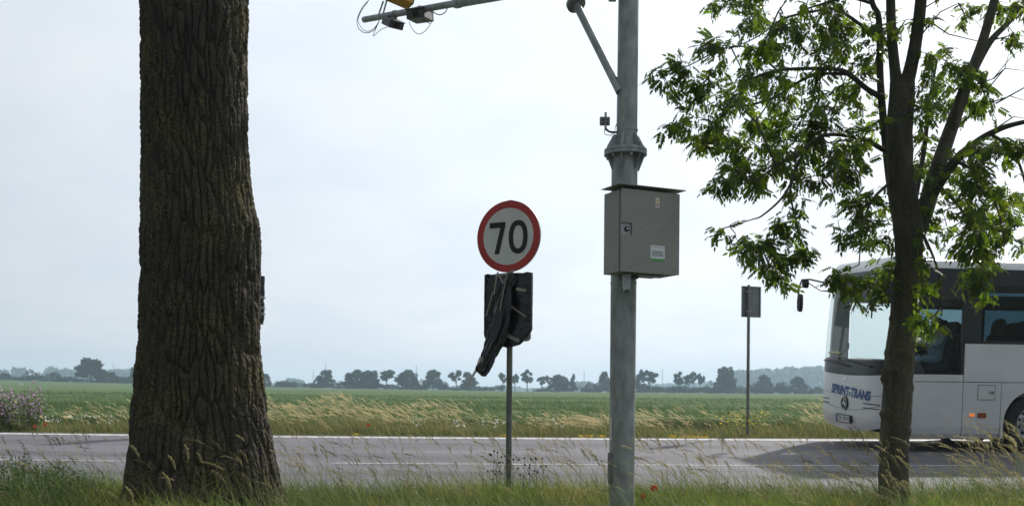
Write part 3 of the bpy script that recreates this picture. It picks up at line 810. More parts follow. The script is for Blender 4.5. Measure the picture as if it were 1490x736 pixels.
zones = [  # photo column, row, half width, half height, number of leaf sprays, depth spread
    (955, 112, 22, 22, 5, .3), (985, 92, 18, 18, 4, .3), (1000, 125, 22, 20, 5, .4), (1030, 75, 18, 22, 5, .5), (1065, 40, 20, 14, 4, .5), (1100, 25, 26, 16, 6, .6), (1050, 8, 28, 10, 6, .6), (1090, 0, 16, 8, 4, .6),
    (1035, 120, 24, 22, 7, .6), (1070, 140, 30, 28, 10, .7), (1110, 120, 36, 26, 12, .8), (1105, 70, 26, 20, 8, .8), (1150, 60, 34, 36, 14, .9), (1190, 40, 34, 36, 14, .9), (1240, 30, 34, 30, 13, .9), (1215, 80, 36, 30, 13, .9), (1265, 70, 20, 36, 9, .9),
    (1020, 165, 28, 20, 8, .6), (1000, 195, 26, 18, 8, .5), (1040, 205, 34, 26, 13, .7), (1085, 195, 34, 28, 12, .8), (1075, 250, 34, 24, 11, .7), (1050, 268, 16, 16, 4, .5), (1125, 180, 30, 30, 11, .9), (1165, 160, 34, 34, 13, 1), (1205, 150, 34, 30, 13, 1), (1250, 160, 26, 30, 9, 1),
    (1130, 225, 34, 24, 11, .8), (1110, 255, 22, 26, 7, .8), (1170, 200, 30, 26, 10, .8), (1200, 240, 34, 30, 14, .8), (1240, 235, 30, 30, 12, .8), (1235, 205, 30, 20, 8, .8), (1215, 275, 26, 18, 7, .7), (1165, 270, 20, 24, 6, .6),
    (1048, 340, 8, 10, 2, .2), (1090, 355, 22, 16, 7, .4), (1115, 370, 26, 20, 9, .4), (1130, 400, 22, 20, 8, .4), (1130, 330, 16, 18, 5, .4), (1165, 340, 14, 20, 4, .3), (1172, 365, 14, 12, 4, .3), (1150, 300, 12, 14, 3, .3), (1155, 375, 14, 14, 4, .3),
    (1265, 300, 26, 26, 10, .6), (1240, 320, 24, 26, 9, .5), (1270, 340, 22, 22, 8, .5), (1225, 345, 12, 16, 3, .3), (1255, 410, 34, 18, 11, .4), (1225, 405, 16, 14, 4, .3), (1280, 415, 14, 18, 5, .3), (1250, 435, 20, 10, 4, .3), (1297, 385, 8, 14, 3, .2),
    (1360, 110, 24, 34, 12, .6), (1385, 90, 20, 30, 8, .6), (1355, 170, 24, 30, 11, .7), (1385, 150, 18, 24, 6, .6), (1345, 230, 18, 36, 8, .7), (1370, 260, 24, 26, 7, .8), (1345, 320, 16, 30, 7, .6), (1425, 160, 22, 18, 6, .6), (1445, 140, 14, 14, 3, .5), (1440, 115, 20, 12, 4, .5),
    (1400, 215, 20, 20, 5, .7), (1430, 240, 26, 24, 9, .8), (1465, 225, 26, 22, 9, .8), (1410, 275, 26, 24, 10, .8), (1450, 285, 26, 26, 10, .8), (1480, 290, 20, 36, 10, .8), (1395, 320, 26, 24, 10, .7), (1430, 335, 24, 24, 9, .7), (1465, 340, 24, 22, 8, .7), (1420, 370, 22, 16, 7, .6), (1450, 375, 18, 12, 4, .5), (1385, 355, 16, 20, 5, .5),
    (1425, 405, 18, 16, 6, .3), (1405, 415, 12, 12, 3, .3), (1430, 428, 12, 14, 3, .3), (1345, 385, 10, 16, 3, .3), (1345, 455, 12, 16, 5, .3), (1338, 480, 10, 14, 4, .3), (1358, 475, 10, 16, 3, .3), (1340, 425, 8, 12, 2, .3),
    (1300, 30, 26, 24, 5, .9), (1420, 20, 30, 12, 3, .7), (1470, 10, 24, 12, 5, .7), (1335, 190, 20, 20, 5, .9), (1375, 30, 20, 14, 2, .9), (1480, 60, 14, 14, 2, .7),
    (1560, 240, 60, 160, 44, 1.1), (1560, 40, 60, 120, 22, 1.1), (1180, -60, 150, 50, 60, 1.2), (1330, -120, 130, 110, 80, 1.3), (1330, -300, 130, 90, 70, 1.3), (1490, -130, 110, 120, 50, 1.2), (1190, -170, 100, 70, 40, 1.2)]
NP_ = np.array([tuple(q) for q, w in net]); NW = np.array([w for q, w in net])
spr = []
for (zx, zy, hx, hy, cnt, dsp) in zones:
    for k in range(cnt):
        a, r_ = random.random() * 6.283, math.sqrt(random.random())
        px, py = zx + hx * r_ * math.cos(a), zy + hy * r_ * math.sin(a)
        q = np.array(tuple(P(px, py, AD)))
        dxy = (NP_[:, 0] - q[0]) ** 2 + (NP_[:, 2] - q[2]) ** 2
        near = NP_[np.argmin(dxy)]
        dep = near[1] + random.gauss(0, dsp * .55)
        spr.append((math.sqrt(dxy.min()), tuple(P(px, py, min(max(dep, 8.6), 12.2)))))
spr.sort()
tips, dirs = [], []
pts_l = [tuple(p) for p in NP_]; arr = np.array(pts_l); extra = []
for d0, q in spr:
    q = np.array(q)
    allp = np.concatenate([arr, np.array(extra)]) if extra else arr
    dd = np.sum((allp - q) ** 2 * np.array([1, .8, 1]), axis=1) + .15 * np.maximum(q[2] - allp[:, 2], 0)
    k = int(np.argmin(dd)); s = allp[k]
    L = np.linalg.norm(q - s)
    if L < .03: s = s + np.array([.05, 0, 0])
    mid = (s + q) / 2 + np.array([random.gauss(0, .03), random.gauss(0, .03), .10 * L])
    mid2 = s * .25 + q * .75 + np.array([random.gauss(0, .02), 0, .06 * L])
    r0 = min(.0035 + .010 * L, .011)
    twg.tube([Vector(s) - ASH0, Vector(mid) - ASH0, Vector(mid2) - ASH0, Vector(q) - ASH0], [r0, r0 * .75, r0 * .5, .0018], 5, False)
    extra += [tuple(mid), tuple(mid2), tuple(q)]
    for bq, frac in ((q, 1.0), (mid2, .6)):
        if frac < 1 and (random.random() > .6 or L < .12): continue
        tips.append(bq); dirs.append((q - mid) / (np.linalg.norm(q - mid) + 1e-6))
twg.build('branchwork', M_ash, ash, True)
tips = np.array(tips) - np.array(ASH0); dirs = np.array(dirs)
V, F, c = leaf_clusters(tips, dirs, 5, .130, (.054, .084, .020))
np_mesh('crown', V, F, M_leaf, ash, col=c)

def text_obj(name, s, size, mt, parent=None, M=None, fn=None, bold=0.0, shear=0.0, space=1.0, sub=0, extrude=.0012):
    cu = bpy.data.curves.new(name, 'FONT'); cu.body = s; cu.size = size; cu.align_x = 'CENTER'; cu.align_y = 'CENTER'
    cu.offset = bold; cu.shear = shear; cu.space_character = space; cu.extrude = extrude; cu.resolution_u = 4
    t = bpy.data.objects.new(name, cu); COL.objects.link(t)
    dg = bpy.context.evaluated_depsgraph_get(); me = bpy.data.meshes.new_from_object(t.evaluated_get(dg))
    bpy.data.objects.remove(t); bpy.data.curves.remove(cu)
    for v in me.vertices:
        p = v.co.copy()
        if M is not None: p = M @ p
        if fn is not None: p = fn(p)
        v.co = p
    me.materials.clear(); me.materials.append(mt); me.name = name
    return link(bpy.data.objects.new(name, me), parent)

# ------------------------------------------------------------------ speed limit sign with a bagged plate under it
SD = 11.2
sp = P(743, 345, SD)
gz = float(ground_z(sp.x, SD))
SA = R(28)
Ms = Matrix.Translation((sp.x, SD, gz)) @ Matrix.Rotation(-SA, 4, 'Z')      # local -Y is the face; it looks a little to the left
M_red = mat('sign_red', (.50, .045, .04), .45, var=.12, scale=6); M_white = mat('sign_white', (.74, .75, .74), .45, var=.06, scale=4)
M_ink = mat('sign_black', (.012, .012, .014), .5)
sg = empty('speed_limit_sign', label='round red-rimmed speed limit sign reading 70 above a plate bagged in black', cat='sign', M=Ms)
zc = sp.z - gz
MB().tube([(0, 0, -.3), (0, 0, zc + .41)], .034, 16).build('post', mat('post_steel', (.17, .18, .17), .5, .5, var=.2, scale=12), sg, True)
disc = MB().lathe([(0, -.052), (.392, -.052), (.40, -.058), (.40, -.036), (.39, -.036), (0, -.036)], (0, 0, zc), (0, 1, 0), 72).build('sign_disc', M_galv2, sg, True, angle=30)
ring = MB().lathe([(.318, -.0605), (.399, -.0605), (.399, -.0575), (.318, -.0575), (.318, -.0605)], (0, 0, zc), (0, 1, 0), 96).build('red_rim', M_red, disc)
MB().lathe([(0, -.0595), (.3185, -.0595), (.3185, -.0565), (0, -.0565)], (0, 0, zc), (0, 1, 0), 96).build('white_face', M_white, disc)
def inkplate(mb, outer, inner=None, y0=-.0635, y1=-.061):
    n = len(outer); vs = []; fs = []
    if inner is None:
        vs = [(a, y0, zc + b_) for a, b_ in outer] + [(a, y1, zc + b_) for a, b_ in outer]
        fs = [tuple(range(n))] + [(i, (i + 1) % n, n + (i + 1) % n, n + i) for i in range(n)]
    else:
        vs = [(a, y0, zc + b_) for a, b_ in outer] + [(a, y0, zc + b_) for a, b_ in inner]
        fs = [(i, (i + 1) % n, n + (i + 1) % n, n + i) for i in range(n)]
    mb.add(vs, fs)
k7 = MB(); inkplate(k7, [(-.235, .165), (-.035, .165), (-.035, .118), (-.113, -.19), (-.172, -.19), (-.098, .102), (-.235, .102)]); k7.build('numeral', M_ink, disc)
k0 = MB()
def oval(a, b_, n=48, e=2.3): return [(.128 + a * math.copysign(abs(math.cos(t)) ** (2 / e), math.cos(t)), -.012 + b_ * math.copysign(abs(math.sin(t)) ** (2 / e), math.sin(t))) for t in [2 * math.pi * i / n for i in range(n)]]
inkplate(k0, oval(.118, .186), oval(.062, .128)); k0.build('numeral', M_ink, disc)
for dz in (.2, -.2):
    MB().box(-.06, .06, -.036, .036, zc + dz - .018, zc + dz + .018).build('clamp', M_galv2, sg, bevel=.004)
# plate
zt, zb = P(743, 399, SD).z - gz, P(743, 497, SD).z - gz
pw = .305
plate_o = MB()
def rrect(w, h0, h1, r, n=5):
    pts = []
    for cx, cz, a0 in ((w - r, h1 - r, 0), (-w + r, h1 - r, 90), (-w + r, h0 + r, 180), (w - r, h0 + r, 270)):
        for k in range(n + 1):
            a = R(a0 + 90 * k / n); pts.append((cx + r * math.cos(a), cz + r * math.sin(a)))
    return pts
plate_o.prism(rrect(pw - .02, zb, zt, .045), (0, -.045, 0), (1, 0, 0), (0, 0, 1), -.01, .01)
plate_b = plate_o.build('covered_plate', M_galv2, sg)
MB().box(-.05, .05, -.036, .036, zt - .2, zt - .16).build('clamp', M_galv2, sg, bevel=.004)
# stretch film wrapped round the plate
M_foil = mat('black_film', (.012, .012, .013), .2, spec=.6, bump=.004, bscale=10, stretch=(.8, 1, 2.2))
nu, nv = 60, 70
U, W = np.meshgrid(np.linspace(0, 1, nu, endpoint=False), np.linspace(0, 1, nv), indexing='ij')
per = rrect(pw + .012, 0, 1, .03)
a = U * 2 * math.pi
e = 7.0
ex = (pw - .004) * np.sign(np.cos(a)) * np.abs(np.cos(a)) ** (2 / e); ey = .028 * np.sign(np.sin(a)) * np.abs(np.sin(a)) ** (2 / e)
zbot = zb - .045 - .03 * np.sin(ex * 9 + 1) + .08 * smooth(.05, .32, ex)
ztop = zt + .01 - .012 * np.abs(np.sin(ex * 25))
Zf = ztop + (zbot - ztop) * W
pz = np.stack([ex * 6 + Zf * 5, ey * 20, Zf * 9 - ex * 6], -1).reshape(-1, 3)
wr = (fbm(pz, 4, 8).reshape(U.shape) - .5)
rid = np.abs(np.sin(Zf * 38 + ex * 14 + wr * 6)) * .0022
Yf = -.045 + ey * (1 + .25 * wr) + np.sign(ey) * (rid + .008 * wr)
taper_ = 1 - .12 * smooth(.86, 1, W)
V = np.stack([ex * taper_, Yf, Zf], -1).reshape(-1, 3)
ii = np.arange(nu)[:, None]; jj = np.arange(nv - 1)[None]; i2 = (ii + 1) % nu
F = np.stack([ii * nv + jj, i2 * nv + jj, i2 * nv + jj + 1, ii * nv + jj + 1], -1).reshape(-1, 4)
film = np_mesh('wrapping_film', V, F, M_foil, sg, smooth_shade=True)
# gathered bundle of loose film hanging off to the left
Mi = Ms.inverted()
pl = [Mi @ P(a_, b_, SD - .12) for a_, b_ in ((748, 400), (737, 415), (733, 440), (730, 470), (722, 495), (712, 516), (703, 536), (697, 543))]
tail = MB(); nn = 40
path = []
for i in range(len(pl) - 1):
    for k in range(8): path.append(pl[i].lerp(pl[i + 1], k / 8))
path.append(pl[-1])
rads = np.interp(np.linspace(0, 1, len(path)), [0, .1, .3, .55, .8, .95, 1], [.03, .06, .075, .08, .075, .075, .05])
tail.tube(path, list(rads), nn)
tv = np.array(tail.v); cen = np.repeat(np.array([tuple(p) for p in path]), nn, 0); dv = tv - cen
angk = np.tile(np.arange(nn) / nn * 2 * math.pi, len(path)); tl = np.repeat(np.linspace(0, 1, len(path)), nn)
fold = 1 + .26 * np.sin(angk * 5 + tl * 4) + .2 * np.sin(angk * 9 - tl * 7) + .22 * np.sin(angk * 2 + tl * 9) + .65 * (fbm(tv * np.array([20, 20, 9]), 4, 12) - .5)
dv = dv * fold[:, None]; dv[:, 1] *= .6
tail.v = [tuple(p) for p in cen + dv]
tail.build('loose_film', M_foil, sg, True, angle=70)
_f = [n_ for n_ in M_foil.node_tree.nodes if n_.type == 'TEX_NOISE'][0]; _f.noise_type = 'RIDGED_MULTIFRACTAL'; _f.inputs['Scale'].default_value = 7
M_tape = mat('packing_tape', (.42, .38, .31), .4, var=.2, scale=20); M_tape2 = mat('grey_tape', (.30, .30, .29), .4, var=.25, scale=25)
def tape(pts, w, mt, d=-.085, tw=0):
    q = [Mi @ P(a_, b_, SD) for a_, b_ in pts]; q = [Vector((p.x, d - .012 * i * tw, p.z)) for i, p in enumerate(q)]
    vs, fs = [], []
    for i, p in enumerate(q):
        t = (q[min(i + 1, len(q) - 1)] - q[max(i - 1, 0)]).normalized(); s = t.cross(Vector((0, 1, 0))).normalized() * w / 2
        for yy in (0, .002): vs += [p - s + Vector((0, yy, 0)), p + s + Vector((0, yy, 0))]
    n = len(q)
    for i in range(n - 1):
        a0, b0 = i * 4, (i + 1) * 4
        fs += [(a0, a0 + 1, b0 + 1, b0), (a0 + 2, b0 + 2, b0 + 3, a0 + 3), (a0, b0, b0 + 2, a0 + 2), (a0 + 1, a0 + 3, b0 + 3, b0 + 1)]
    MB().add(vs, fs).build('tape_strip', mt, sg)
tape([(760, 422), (778, 425)], .030, M_tape); tape([(741, 441), (760, 452), (778, 463)], .016, M_tape)
tape([(731, 482), (748, 490), (766, 497)], .040, M_tape2); tape([(729, 404), (748, 402), (765, 396)], .016, M_tape2, -.19)
tape([(734, 398), (741, 408), (745, 415)], .018, M_tape2, -.20); tape([(752, 400), (745, 425), (740, 445), (738, 455)], .010, M_tape, -.19)
tape([(734, 400), (730, 418), (728, 430)], .012, M_tape, -.2); tape([(719, 425), (713, 442), (707, 459)], .012, M_tape, -.12)
tape([(709, 520), (700, 540), (690, 552), (680, 563)], .030, mat('white_tape', (.62, .62, .6), .4), -.27, .1)
tape([(713, 518), (712, 535), (709, 545)], .02, M_tape2, -.27)

# ------------------------------------------------------------------ section-control pole
PD = 9.5
pb = P(906, 560, PD); gx = pb.x; gz = float(ground_z(gx, PD))
pole = empty('camera_pole', (gx, PD, gz), 'thick galvanised steel pole with flanged joint and slanting arm brace', 'pole')
O = Vector((gx, PD, gz))
zfl = P(910, 222, PD).z - gz
def loc(px, py, d): return P(px, py, d) - O
MB().tube([(0, 0, -.3), (0, 0, zfl - .02)], [.120, .124], 40).build('lower_shaft', M_galv, pole, True, angle=50)
MB().tube([(.018, 0, zfl + .02), (.03, 0, zfl + 2.7)], [.099, .095], 40).build('upper_shaft', M_galv, pole, True, angle=50)
fl = MB().lathe([(0, -.034), (.198, -.034), (.203, -.03), (.203, -.004), (0, -.004)], (.008, 0, zfl), (0, 0, 1), 48).build('flange', M_galv, pole, True, angle=30)
MB().lathe([(0, .0), (.203, .0), (.203, .024), (.198, .028), (0, .028)], (.008, 0, zfl), (0, 0, 1), 48).build('flange', M_galv, pole, True, angle=30)
for k in range(6):
    a = 2 * math.pi * k / 6 + .2; u = Vector((math.cos(a), math.sin(a), 0))
    MB().prism([(.09, .028), (.188, .028), (.188, .05), (.122, .165), (.09, .165)], (.012, 0, zfl), u, (0, 0, 1), -.006, .006).build('gusset', M_galv, pole)
    MB().prism([(.115, -.036), (.182, -.036), (.182, -.05), (.135, -.17), (.115, -.17)], (.008, 0, zfl), u, (0, 0, 1), -.006, .006).build('gusset', M_galv, pole)
    a += math.pi / 6
    c_ = Vector((.008 + .172 * math.cos(a), .172 * math.sin(a), zfl))
    MB().lathe([(0, -.06), (.015, -.06), (.015, -.034), (.009, -.034), (.009, .028), (.015, .028), (.015, .046), (0, .046)], c_, (0, 0, 1), 6).build('bolt', M_galv2, fl)
for (py, r_, cx_o) in ((190, .1015, .022), (412, .1265, 0), (300, .1265, 0)):
    z_ = P(909, py, PD).z - gz
    MB().lathe([(r_ - .004, -.008), (r_, -.008), (r_, .008), (r_ - .004, .008)], (cx_o, 0, z_), (0, 0, 1), 40).build('band_clamp', M_galv2, pole, True)
# hatch cover, label strip and bolt caps near the foot
def on_pole(ang, z, r=.1255): return Vector((math.cos(ang) * r, math.sin(ang) * r, z))
za, zb_ = P(889, 657, PD).z - gz, P(889, 702, PD).z - gz
hb = MB(); a0 = R(180 + 18)
hb.prism(rrect(.04, zb_, za, .03), tuple(on_pole(a0, 0, .119)), (math.sin(a0), -math.cos(a0), 0), (0, 0, 1), -.012, .012)
hb.build('hatch_cover', M_steel, pole, bevel=.002)
za, zb_ = P(890, 606, PD).z - gz, P(890, 640, PD).z - gz
a0 = R(180 + 22); MB().prism([(-.018, zb_), (.018, zb_), (.018, za), (-.018, za)], tuple(on_pole(a0, 0, .1215)), (math.sin(a0), -math.cos(a0), 0), (0, 0, 1), -.0015, .0015).build('label_strip', mat('label_paper', (.6, .6, .58), .5), pole)
for px in (903, 908):
    q = P(px, 691, PD - .12); ang = math.atan2(-.12, q.x - gx)
    MB().lathe([(0, .004), (.010, .004), (.010, -.006), (0, -.006)], Vector((q.x - gx, -.118, q.z - gz)), (0, -1, 0), 12).build('bolt', M_steel, pole)
# handwritten mark on the upper tube
qm = P(905, 132, PD - .1) - O
Mt = Matrix.Translation((qm.x, qm.y - .02, qm.z)) @ Matrix.Rotation(R(90), 4, 'X') @ Matrix.Rotation(R(-90), 4, 'Z')
def wrap_pole(p):
    dx = p.x - .024; r = .0995
    return Vector((p.x, -math.sqrt(max(r * r - dx * dx, 1e-5)) - .0, p.z))
text_obj('paint_mark', 'SE34', .062, mat('marker', (.05, .05, .05), .6), pole, Mt, wrap_pole, extrude=.0)
# slanting brace with its flange, and the long thin arm that it carries
armA = loc(912, -39, PD); armE = P(530, 29, 14.0) - O
adir = (armE - armA).normalized()
t_j = 0
best = None
for k in range(400):      # the point of the arm under which the brace arrives
    p = armA + adir * (k * .01)
    w = p + O; u_ = (w.x / w.y)
    px = CX + FPX * u_
    if best is None or abs(px - 818) < best[0]: best = (abs(px - 818), p)
armJ = best[1]
brB = loc(899, 128, PD - .01)
bdir = (armJ - brB).normalized()
MB().tube([brB - bdir * .06, armJ], .040, 18).build('brace', M_galv, pole, True, angle=50)
bd = [q for q in [brB + bdir * (k * .005) for k in range(400)]]
fd = min(bd, key=lambda q: abs((q + O).x / (q + O).y * FPX + CX - 833))
MB().lathe([(0, -.022), (.095, -.022), (.098, -.018), (.098, -.002), (0, -.002)], fd, bdir, 32).build('flange', M_galv, pole, True, angle=30)
MB().lathe([(0, .002), (.098, .002), (.098, .018), (.095, .022), (0, .022)], fd, bdir, 32).build('flange', M_galv, pole, True, angle=30)
mid = armA + adir * ((armE - armA).length * .55)
MB().tube([armA - adir * .05, mid], .056, 18).build('arm', M_galv, pole, True, angle=50)
MB().tube([mid - adir * .02, armE], .042, 18).build('arm', M_galv, pole, True, angle=50)
MB().lathe([(.042, -.05), (.060, -.05), (.062, -.03), (.062, .03), (.060, .05), (.042, .05)], mid, adir, 24).build('collar', M_galv2, pole, True)
MB().box(-.02, .05, -.035, .035, -.02, .06, Matrix.Translation(loc(889, -2, PD - .0))).build('bracket', M_galv2, pole)

# small radio unit on a stub beside the pole
rb = P(880, 178, PD); rd = empty('radio_antenna', tuple(rb), 'small grey box antenna on a bent stub above the pole flange', 'antenna')
pm = 1 / 152.6
MB().box(-.048, .048, -.02, .02, -.03, .048).build('housing', M_steel, rd, bevel=.006)
MB().tube([(.005, -.03, .085), (.005, -.03, -.085)], .011, 12).build('mast', M_galv2, rd, True)
MB().box(-.02, .03, -.045, -.018, .015, .03).build('clamp', M_steel, rd); MB().box(-.02, .03, -.045, -.018, -.015, 0).build('clamp', M_steel, rd)
MB().tube([(.005, -.03, -.06), (.02, -.03, -.085), (.05, -.02, -.098), (.10, -.01, -.098), (.135, 0, -.098)], .010, 10).build('stub', M_black, rd, True)
MB().tube([(-.005, -.02, -.08), (.0, -.02, -.12), (.05, -.03, -.135), (.09, -.03, -.11), (.10, -.02, -.05), (.11, 0, -.02), (.12, .03, -.04)], .0035, 6).build('cable', M_cable, rd, True)
MB().tube([(.07, .0, -.10), (.068, .0, -.2), (.066, -.01, -.3)], .002, 5).build('cable', mat('white_cord', (.7, .7, .7), .5), rd)

# ------------------------------------------------------------------ control cabinet
CA = R(25)
cw, cd, ch = .615, .325, .745
fl_c = Vector((1.265, 9.07, 0)) + Vector((.906, .42, 0)) * -.32
cz0 = P(940, 397, 9.05).z
Mc = Matrix.Translation((fl_c.x, fl_c.y, cz0)) @ Matrix.Rotation(CA, 4, 'Z')   # x along the front, y towards the pole
cab = empty('control_cabinet', label='beige grey metal control cabinet with hooded top mounted on the galvanised pole', cat='cabinet', M=Mc)
M_cab = mat('cabinet_paint', (.285, .285, .265), .5, var=.06, scale=3, bump=.0015, bscale=5); M_cab2 = mat('cabinet_side', (.30, .298, .275), .5, var=.06, scale=4)
MB().box(0, cw, .055, cd, 0, ch).build('shell', M_cab2, cab, bevel=.006)
MB().box(.012, cw - .012, .03, .06, .012, ch - .012).build('door_seal', M_steel, cab)
# door with a rebate for the lock
dr = MB(); y0, y1 = 0, .034
lx, lz0, lz1 = .105, .33, .44
dr.box(.0, cw, y0, y1, 0, lz0); dr.box(.0, cw, y0, y1, lz1, ch); dr.box(lx, cw, y0, y1, lz0, lz1)
door = dr.build('door', M_cab, cab)
MB().box(0.002, lx, .018, .034, lz0, lz1).build('lock_recess', M_galv2, door)
MB().lathe([(0, .0), (.02, 0), (.024, .004), (.024, .014), (0, .014)], (.058, .006, .385), (0, 1, 0), 20).build('lock', M_black, door)
MB().lathe([(0, 0), (.006, 0), (.006, .004), (0, .004)], (.060, .003, .388), (0, 1, 0), 10).build('key_slot', mat('chrome', (.8, .8, .8), .2, 1), door)
for (a_, b_) in ((.09, .04), (cw - .06, .04), (.09, ch - .04), (cw - .06, ch - .04), (.2, .40), (.42, .40)):
    MB().lathe([(0, 0), (.006, 0), (.006, .006), (0, .006)], (a_, -.004, b_), (0, 1, 0), 8).build('screw', M_steel, door)
for (a_, b_) in ((.11, .05), (.27, .05), (.11, ch - .05), (.27, ch - .05), (.19, .27), (.19, .48)):
    MB().lathe([(0, 0), (.006, 0), (.006, .006), (0, .006)], (-.004, a_, b_), (1, 0, 0), 8).build('screw', M_steel, cab)
MB().box(.016, .03, .036, .056, .02, ch - .02).build('hinge_strip', M_galv2, cab)
hood = MB(); hood.prism([(-.05, .0), (cw + .05, .0), (cw + .05, .006), (-.05, .006)], (0, -.03, ch + .030), (1, 0, 0), (0, 0, 1), -(cd - .03) - .03, 0)
hood.build('hood', M_cab2, cab)
for a_ in (.05, .2, .36, .52):
    MB().tube([(a_, .07, ch - .005), (a_, .07, ch + .033)], .007, 8).build('hood_post', M_steel, cab)
stk = MB().box(.352, .392, -.0025, .0005, .60, .69).build('warning_sticker', mat('sticker', (.75, .75, .73), .4), door)
MB().prism([(.356, .652), (.388, .652), (.372, .686)], (0, -.003, 0), (1, 0, 0), (0, 0, 1), -.0004, .0012).build('yellow_triangle', mat('warn_yellow', (.80, .58, .02), .4), stk)
MB().prism([(.3705, .657), (.3745, .657), (.374, .676), (.371, .676)], (0, -.0044, 0), (1, 0, 0), (0, 0, 1), -.0002, .0004).build('mark', M_ink, stk)
MB().lathe([(.0105, 0), (.0150, 0), (.0150, .0015), (.0105, .0015)], (.372, -.004, .625), (0, 1, 0), 24).build('red_ring', mat('warn_red', (.55, .05, .12), .4), stk)
MB().prism([(.362, .633), (.364, .636), (.382, .617), (.380, .614)], (0, -.0035, 0), (1, 0, 0), (0, 0, 1), -.0004, .001).build('red_bar', mat('warn_red2', (.55, .05, .12), .4), stk)
inf = MB().box(.30, .455, -.0025, .0005, .118, .255).build('info_plate', mat('info_white', (.72, .74, .78), .35), door)
MB().box(.30, .455, -.0035, -.0022, .118, .136).build('green_band', mat('info_green', (.07, .42, .07), .4), inf)
lines = MB()
for k, (a_, w_) in enumerate(((.322, .11), (.318, .118), (.314, .126), (.312, .13))):
    lines.box(a_, a_ + w_, -.0032, -.0023, .198 - k * .013, .203 - k * .013)
for a_ in (.31, .345, .36, .40, .44): lines.box(a_, a_ + .012, -.0032, -.0023, .238, .244)
lines.build('print', mat('info_ink', (.05, .05, .05), .5), inf)
MB().box(.13, .5, .09, .29, -.012, .0).build('cable_gland_plate', M_steel, cab)
MB().prism([(0, .0), (.085, .0), (.085, -.075), (.045, -.17), (0.0, -.15)], (.115, .085, -.004), (.25, .97, 0), (0, 0, 1), -.028, .028).build('intake_cowl', M_galv2, cab, bevel=.003)
MB().box(.20, .24, .1, .16, -.045, -.0).build('gland', M_black, cab)
for z_ in (.15, .6):
    MB().box(.16, .42, cd, cd + .045, z_ - .02, z_ + .02).build('mounting_rail', M_galv2, cab)

# ------------------------------------------------------------------ equipment on the far end of the arm
def on_arm(px):
    return min([armA + O + adir * (k * .01) for k in range(700)], key=lambda q: abs(q.x / q.y * FPX + CX - px))
M_cam = mat('camera_housing', (.10, .10, .10), .5, .2, var=.15, scale=20); M_cam2 = mat('camera_lid', (.22, .22, .21), .5, .3)
def cam_box(q, s, yaw, pitch, label, tall):
    Mx = Matrix.Translation(q) @ Matrix.Rotation(yaw, 4, 'Z') @ Matrix.Rotation(pitch, 4, 'X')
    e_ = empty('traffic_camera', label=label, cat='camera', M=Mx)
    MB().box(-s, s, -s * 1.2, s * 1.2, -s * .9 - tall, -tall).build('housing', M_cam, e_, bevel=.008)
    MB().box(-s * 1.05, s * 1.05, -s * 1.35, s * 1.25, -tall, -tall + .012).build('sun_shield', M_cam2, e_)
    MB().lathe([(0, 0), (s * .3, 0), (s * .34, .02), (s * .34, .03), (0, .03)], (0, -s * 1.2 - .02, -s * .45 - tall), (0, 1, 0), 16).build('lens', M_black, e_)
    MB().box(-.03, .03, -.03, .03, -tall, -.02).build('bracket', M_galv2, e_)
    MB().lathe([(.043, -.02), (.05, -.02), (.05, .02), (.043, .02)], (0, 0, 0), Mx.to_3x3().inverted() @ adir, 16).build('band_clamp', M_galv2, e_)
    return e_
cam_box(on_arm(570), .105, R(35), R(28), 'dark square camera slung under the tip of the thin arm', .075)
c2 = cam_box(on_arm(606), .125, R(-20), R(8), 'grey camera box clamped to the thin arm with looping cable', .02)
qy = on_arm(562); yp = P(566, -6, (qy.y) + .1)
Mx = Matrix.Translation(yp) @ Matrix.Rotation(R(28), 4, 'Z') @ Matrix.Rotation(R(12), 4, 'Y')
ye = empty('yellow_flash_unit', label='yellow flat flash unit bracketed above the tip of the thin arm', cat='flash unit', M=Mx)
M_yel = mat('yellow_housing', (.62, .36, .03), .45, var=.12, scale=10)
MB().box(-.31, .31, -.12, .12, -.03, .07).build('housing', M_yel, ye, bevel=.01)
for k in (-.07, 0, .07): MB().box(-.30, .30, k - .008, k + .008, -.042, -.031).build('rib', M_yel, ye)
MB().box(.315, .33, -.10, .10, -.02, .06).build('end_cap', M_black, ye)
Mi2 = Mx.inverted()
for px in (545, 552):
    q0 = Mi2 @ on_arm(px); MB().tube([q0, Vector((q0.x * .9, q0.y * .6, -.035))], .012, 8).build('bracket', M_galv2, ye)
def cable(pts, d, name='cable', r=.006):
    q = [P(a_, b_, d) for a_, b_ in pts]; o0 = q[0]
    Q = []
    for i in range(len(q) - 1):
        p0, p1, p2, p3 = q[max(i - 1, 0)], q[i], q[i + 1], q[min(i + 2, len(q) - 1)]
        for k in range(5):
            t = k / 5; Q.append(.5 * ((2 * p1) + (p2 - p0) * t + (2 * p0 - 5 * p1 + 4 * p2 - p3) * t * t + (-p0 + 3 * p1 - 3 * p2 + p3) * t ** 3) - o0)
    Q.append(q[-1] - o0)
    MB().tube(Q, r, 6).build(name, M_cable, cab_e, True)
cab_e = empty('arm_cables', (0, 0, 0), 'loose black cables looping below the camera arm', 'cable')
def cable_abs(pts, d, r=.005):
    q = [P(a_, b_, d) for a_, b_ in pts]; Q = []
    for i in range(len(q) - 1):
        p0, p1, p2, p3 = q[max(i - 1, 0)], q[i], q[i + 1], q[min(i + 2, len(q) - 1)]
        for k in range(6):
            t = k / 6; Q.append(.5 * ((2 * p1) + (p2 - p0) * t + (2 * p0 - 5 * p1 + 4 * p2 - p3) * t * t + (-p0 + 3 * p1 - 3 * p2 + p3) * t ** 3))
    Q.append(q[-1]); MB().tube(Q, r, 6).build('cable', M_cable, cab_e, True)
da = on_arm(560).y
